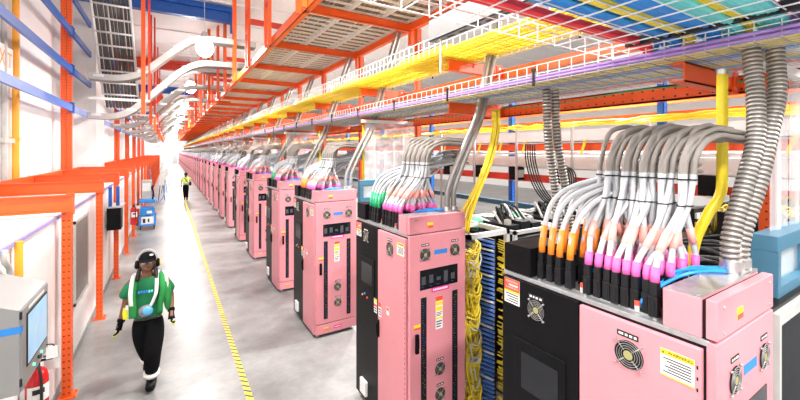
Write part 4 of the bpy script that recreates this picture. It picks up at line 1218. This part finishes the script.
def worker():
    J=dict(pelvis=(0,0,.92),waist=(0,-.01,1.06),chest=(.0,-.03,1.24),neckbase=(.0,-.045,1.37),neck=(.0,-.06,1.43),head=(.005,-.085,1.545),
        shR=(-.165,-.035,1.335),elR=(-.225,.0,1.07),wrR=(-.27,-.05,.855),shL=(.175,-.035,1.335),elL=(.235,.02,1.09),wrL=(.255,-.10,.91),
        hipR=(-.085,0,.88),knR=(-.05,.06,.50),anR=(-.045,.34,.17),toR=(-.045,.27,.045),hipL=(.085,0,.88),knL=(.06,-.10,.49),anL=(.04,-.03,.085),toL=(.04,-.17,.035))
    t,body,hands,hc=person((-.215,5.55,0),'woman in green t-shirt, black cap and ear muffs walking towards the camera',R(-6),J,'skin',(R(-9),0,R(4)))
    # trousers
    V,E,Rr=merge(chain((0,0,1.0,(.158,.118)),(0,0,.88,(.186,.135)))+(None,),
        chain((-.088,0,.84,.108),(-.075,.03,.68,.112),(-.055,.06,.50,.095),(-.047,.20,.33,.085),(-.045,.30,.22,.072))+(1,),
        chain((.088,0,.84,.112),(.080,-.06,.68,.116),(.062,-.10,.49,.100),(.048,-.065,.30,.090),(.04,-.035,.16,.072))+(1,))
    pt=skin('trousers',V,E,Rr,'blackcloth',t)
    MB().tube([(.0405,-.037,.165),(.043,-.047,.215)],.088,14).build('reflective_band','reflect',pt)
    MB().tube([(-.045,.30,.225),(-.046,.27,.255)],.085,14).build('reflective_band','reflect',pt)
    # boots
    for (an,to) in ((J['anR'],J['toR']),(J['anL'],J['toL'])):
        a=Vector(an); o_=Vector(to)
        back=a+(a-o_).normalized()*.03; back.z=o_.z+ (a.z-o_.z)*.35
        V,E,Rr=merge(chain((*(a+Vector((0,.0,.12))),.060),(*a,.060),(*(a*.5+o_*.5+Vector((0,0,.012))),.062),(*(o_+Vector((0,-.012,.018))),.056))+(None,))
        bt=skin('boot',V,E,Rr,'black',t,2)
    # t-shirt
    V,E,Rr=merge(chain((0,0,.84,(.172,.132)),(0,0,.92,(.170,.130)),(0,-.01,1.05,(.158,.118)),(.0,-.03,1.22,(.178,.130)),(0,-.04,1.33,(.150,.105)),(0,-.05,1.395,(.075,.066)))+(None,),
        chain((-.175,-.035,1.325,.082),(-.215,-.015,1.20,.080),(-.232,-.008,1.13,.078))+(4,),
        chain((.178,-.035,1.325,.082),(.212,-.01,1.21,.078),(.228,.0,1.14,.076))+(4,))
    sh=skin('t_shirt',V,E,Rr,'shirt',t)
    for k in range(6): MB().box(-.075+.026*k,-.058+.026*k,-.182,-.160,1.215+.004*(k%2),1.245,0,.003).build('chest_print','tape' if k<4 else 'cteal',sh)
    # vest strips and hanging mesh side
    def strip(pts,w,m,name,par):
        b=MB(); P=smoothpath(pts,5); vs=[]
        for p in P: vs+=[p+Vector((-w/2,.004,0)),p+Vector((w/2,.004,0)),p+Vector((w/2,-.008,0)),p+Vector((-w/2,-.008,0))]
        fs=[]
        for i in range(len(P)-1):
            q=4*i
            for k in range(4): fs.append((q+k,q+(k+1)%4,q+4+(k+1)%4,q+4+k))
        fs+=[(3,2,1,0),tuple(4*(len(P)-1)+k for k in range(4))]
        b.add(vs,fs,0,True); return b.build(name,m,par)
    vest=strip([(-.115,.03,1.405),(-.12,-.07,1.40),(-.13,-.145,1.30),(-.135,-.172,1.20),(-.13,-.16,1.05),(-.13,-.15,.93)],.075,'vestg','vest_front',t)
    strip([(-.125,.02,1.415),(-.135,-.08,1.405),(-.145,-.150,1.30),(-.148,-.178,1.20),(-.142,-.166,1.08)],.042,'reflect','reflective_strip',vest)
    v2=strip([(.13,.03,1.405),(.15,-.08,1.40),(.165,-.145,1.30),(.17,-.165,1.20),(.15,-.16,1.07),(.14,-.15,.95)],.06,'vestg','vest_front',t)
    strip([(.10,.02,1.42),(.105,-.10,1.40),(.11,-.165,1.30),(.105,-.182,1.20),(.07,-.175,1.10),(.03,-.17,1.02)],.036,'reflect','bag_strap',v2)
    strip([(.165,.02,1.41),(.19,-.08,1.40),(.205,-.125,1.31),(.205,-.14,1.24)],.042,'reflect','reflective_strip',v2)
    V,E,Rr=chain((.19,-.10,1.33,(.04,.03)),(.21,-.10,1.22,(.06,.05)),(.215,-.10,1.10,(.065,.05)),(.215,-.09,1.0,(.05,.035)),(.22,-.08,.94,(.02,.015)))
    skin('vest_side',V,E,Rr,'vestg',t)
    strip([(-.20,-.13,1.06),(-.205,-.14,1.0),(-.20,-.14,.93)],.05,'hivisy','lime_tab',t)
    strip([(-.165,-.14,1.09),(-.17,-.155,1.04)],.07,'reflect','white_tag',t)
    # clear waist pouch
    V,E,Rr=chain((-.075,-.165,.985,(.045,.06)),(.0,-.185,1.0,(.055,.085)),(.075,-.175,1.03,(.045,.07)))
    pc=skin('waist_pouch',V,E,Rr,'pouch',t)
    MB().sphere((.03,-.232,1.02),(.055,.018,.05),0,12,8).build('blue_contents','pouchb',pc)
    MB().box(-.10,.11,-.20,-.185,.905,.93,0,.004).build('belt_tools','rubber',pc)
    gloves(t,J,hands,['blackcloth','blackcloth','hivisy'])
    # cap, hair, ear muffs
    rot=Matrix.Rotation(R(4),3,'Z')@Matrix.Rotation(R(-9),3,'X')
    P=lambda x,y,z: hc+rot@Vector((x,y,z))
    hb=MB().sphere(P(0,.03,-.0),(.088,.085,.118),0,18,12,rot)
    for s_ in (-1,1):
        hb.tube(smoothpath([P(s_*.07,.03,-.03),P(s_*.085,.02,-.09),P(s_*.095,.0,-.15),P(s_*.10,-.02,-.19)],5),.022,8)
    hb.build('hair','hair',t)
    b=MB(); n0=0; b.sphere((0,0,0),(.090,.108,.095),0,22,14)
    keep=[]
    for i,v in enumerate(b.v):
        x,y,z=v
        if z<-.005: z=-.005
        b.v[i]=tuple(P(x,y,z+.045))
    cp=b.build('cap','blackcloth',t)
    b=MB(); vs=[]; n=12
    for j in range(2):
        for i in range(n+1):
            a=math.pi*(i/n); rr=(.088,.100) if j==0 else (.092,.185)
            vs.append(P(-rr[0]*math.cos(a),-rr[1]*math.sin(a),.045-(.0 if j==0 else .022*math.sin(a))))
    top=[v+Vector((0,0,.008)) for v in vs]
    m_=n+1
    fs=[(i,i+1,m_+i+1,m_+i) for i in range(n)]
    b.add(vs,[f[::-1] for f in fs],0,True); b.add(top,fs,0,True)
    rim=[]
    for i in range(n+1): rim+=[vs[m_+i],top[m_+i]]
    b.add(rim,[(2*i,2*i+2,2*i+3,2*i+1) for i in range(n)],0,True); b.build('peak','blackcloth',cp)
    MB().box(*[0]*6) if False else None
    MB().sphere(P(.045,-.085,.10),(.022,.012,.012),0,8,6,rot).build('cap_badge','sign',cp)
    em=None
    for s_ in (-1,1):
        b=MB().sphere(P(s_*.108,.012,-.005),(.026,.040,.052),0,14,10,rot)
        m_o=b.build('ear_muff','black',t)
        MB().sphere(P(s_*.130,.012,-.005),(.008,.028,.038),0,12,8,rot).build('muff_shell','ypipe' if s_>0 else 'greymetal',m_o)
    b=MB(); b.tube([P(.118*math.cos(a),.02,.0+.165*math.sin(a)) for a in [math.pi*i/16 for i in range(17)]],.007,6); b.build('headband','greymetal',t)
    # safety glasses
    b=MB()
    for s_ in (-1,1): b.sphere(P(s_*.033,-.098,.008),(.030,.006,.019),0,12,8,rot)
    gm=bpy.data.materials.get('clear_lens') or mat('clear_lens',(.6,.6,.62),.05,var=0,alpha=.25)
    b.build('safety_glasses',gm,t)
worker()

def far_worker():
    J=dict(pelvis=(0,0,.90),waist=(0,0,1.05),chest=(0,0,1.22),neckbase=(0,0,1.35),neck=(0,.01,1.41),head=(0,.02,1.51),
        shR=(-.17,0,1.32),elR=(-.25,.03,1.07),wrR=(-.20,.16,.98),shL=(.17,0,1.32),elL=(.24,.02,1.08),wrL=(.24,-.05,.86),
        hipR=(-.085,0,.86),knR=(-.07,-.06,.48),anR=(-.06,.04,.09),toR=(-.06,-.12,.035),hipL=(.085,0,.86),knL=(.07,-.05,.48),anL=(.06,-.10,.085),toL=(.06,-.24,.035))
    t,body,hands,hc=person((.86,25.4,0),'person in lime hi-vis vest and dark trousers walking away down the aisle',R(180),J,'skin2')
    V,E,Rr=merge(chain((0,0,.98,(.15,.115)),(0,0,.88,(.165,.12)))+(None,),
        chain((-.085,0,.82,.105),(-.07,-.06,.48,.078),(-.06,.03,.13,.066))+(1,),chain((.085,0,.82,.105),(.07,-.05,.48,.078),(.06,-.08,.13,.066))+(1,))
    skin('trousers',V,E,Rr,'blackcloth',t)
    V,E,Rr=merge(chain((0,0,.90,(.175,.13)),(0,0,1.05,(.17,.125)),(0,0,1.22,(.19,.135)),(0,0,1.34,(.13,.10)))+(None,),
        chain((-.18,0,1.31,.085),(-.22,.01,1.18,.08))+(2,),chain((.18,0,1.31,.085),(.22,.01,1.18,.08))+(2,))
    v=skin('hi_vis_vest',V,E,Rr,'hivis',t)
    b=MB(); b.torus((0,0,1.03),.20,.022,2,24,6,0,(.92,.68)); b.build('reflective_band','reflect',v)
    for s_ in (-1,1): MB().tube(smoothpath([(s_*.10,.10,1.38),(s_*.11,.145,1.25),(s_*.11,.14,1.05)],4),.022,6).build('reflective_strip','reflect',v)
    MB().tube(smoothpath([(.13,.08,1.38),(.0,.155,1.22),(-.15,.14,1.02)],5),.018,6).build('bag_strap','blackcloth',t)
    MB().sphere((-.22,.05,.98),(.07,.12,.12),0,14,10).build('shoulder_bag','blackcloth',t)
    for nm in 'RL':
        a=Vector(J['an'+nm]); o_=Vector(J['to'+nm]); V,E,Rr=chain((*(a+Vector((0,0,.08))),.05),(*a,.05),(*(a*.5+o_*.5),.046),(*o_,.04)); skin('boot',V,E,Rr,'black',t,1)
    gloves(t,J,hands,['blackcloth','blackcloth'])
    MB().sphere(hc+Vector((0,.018,.03)),(.088,.098,.105),0,16,12).tube([hc+Vector((0,.09,.0)),hc+Vector((0,.11,-.06)),hc+Vector((0,.10,-.12))],.03,8).build('hair','hair',t)
far_worker()
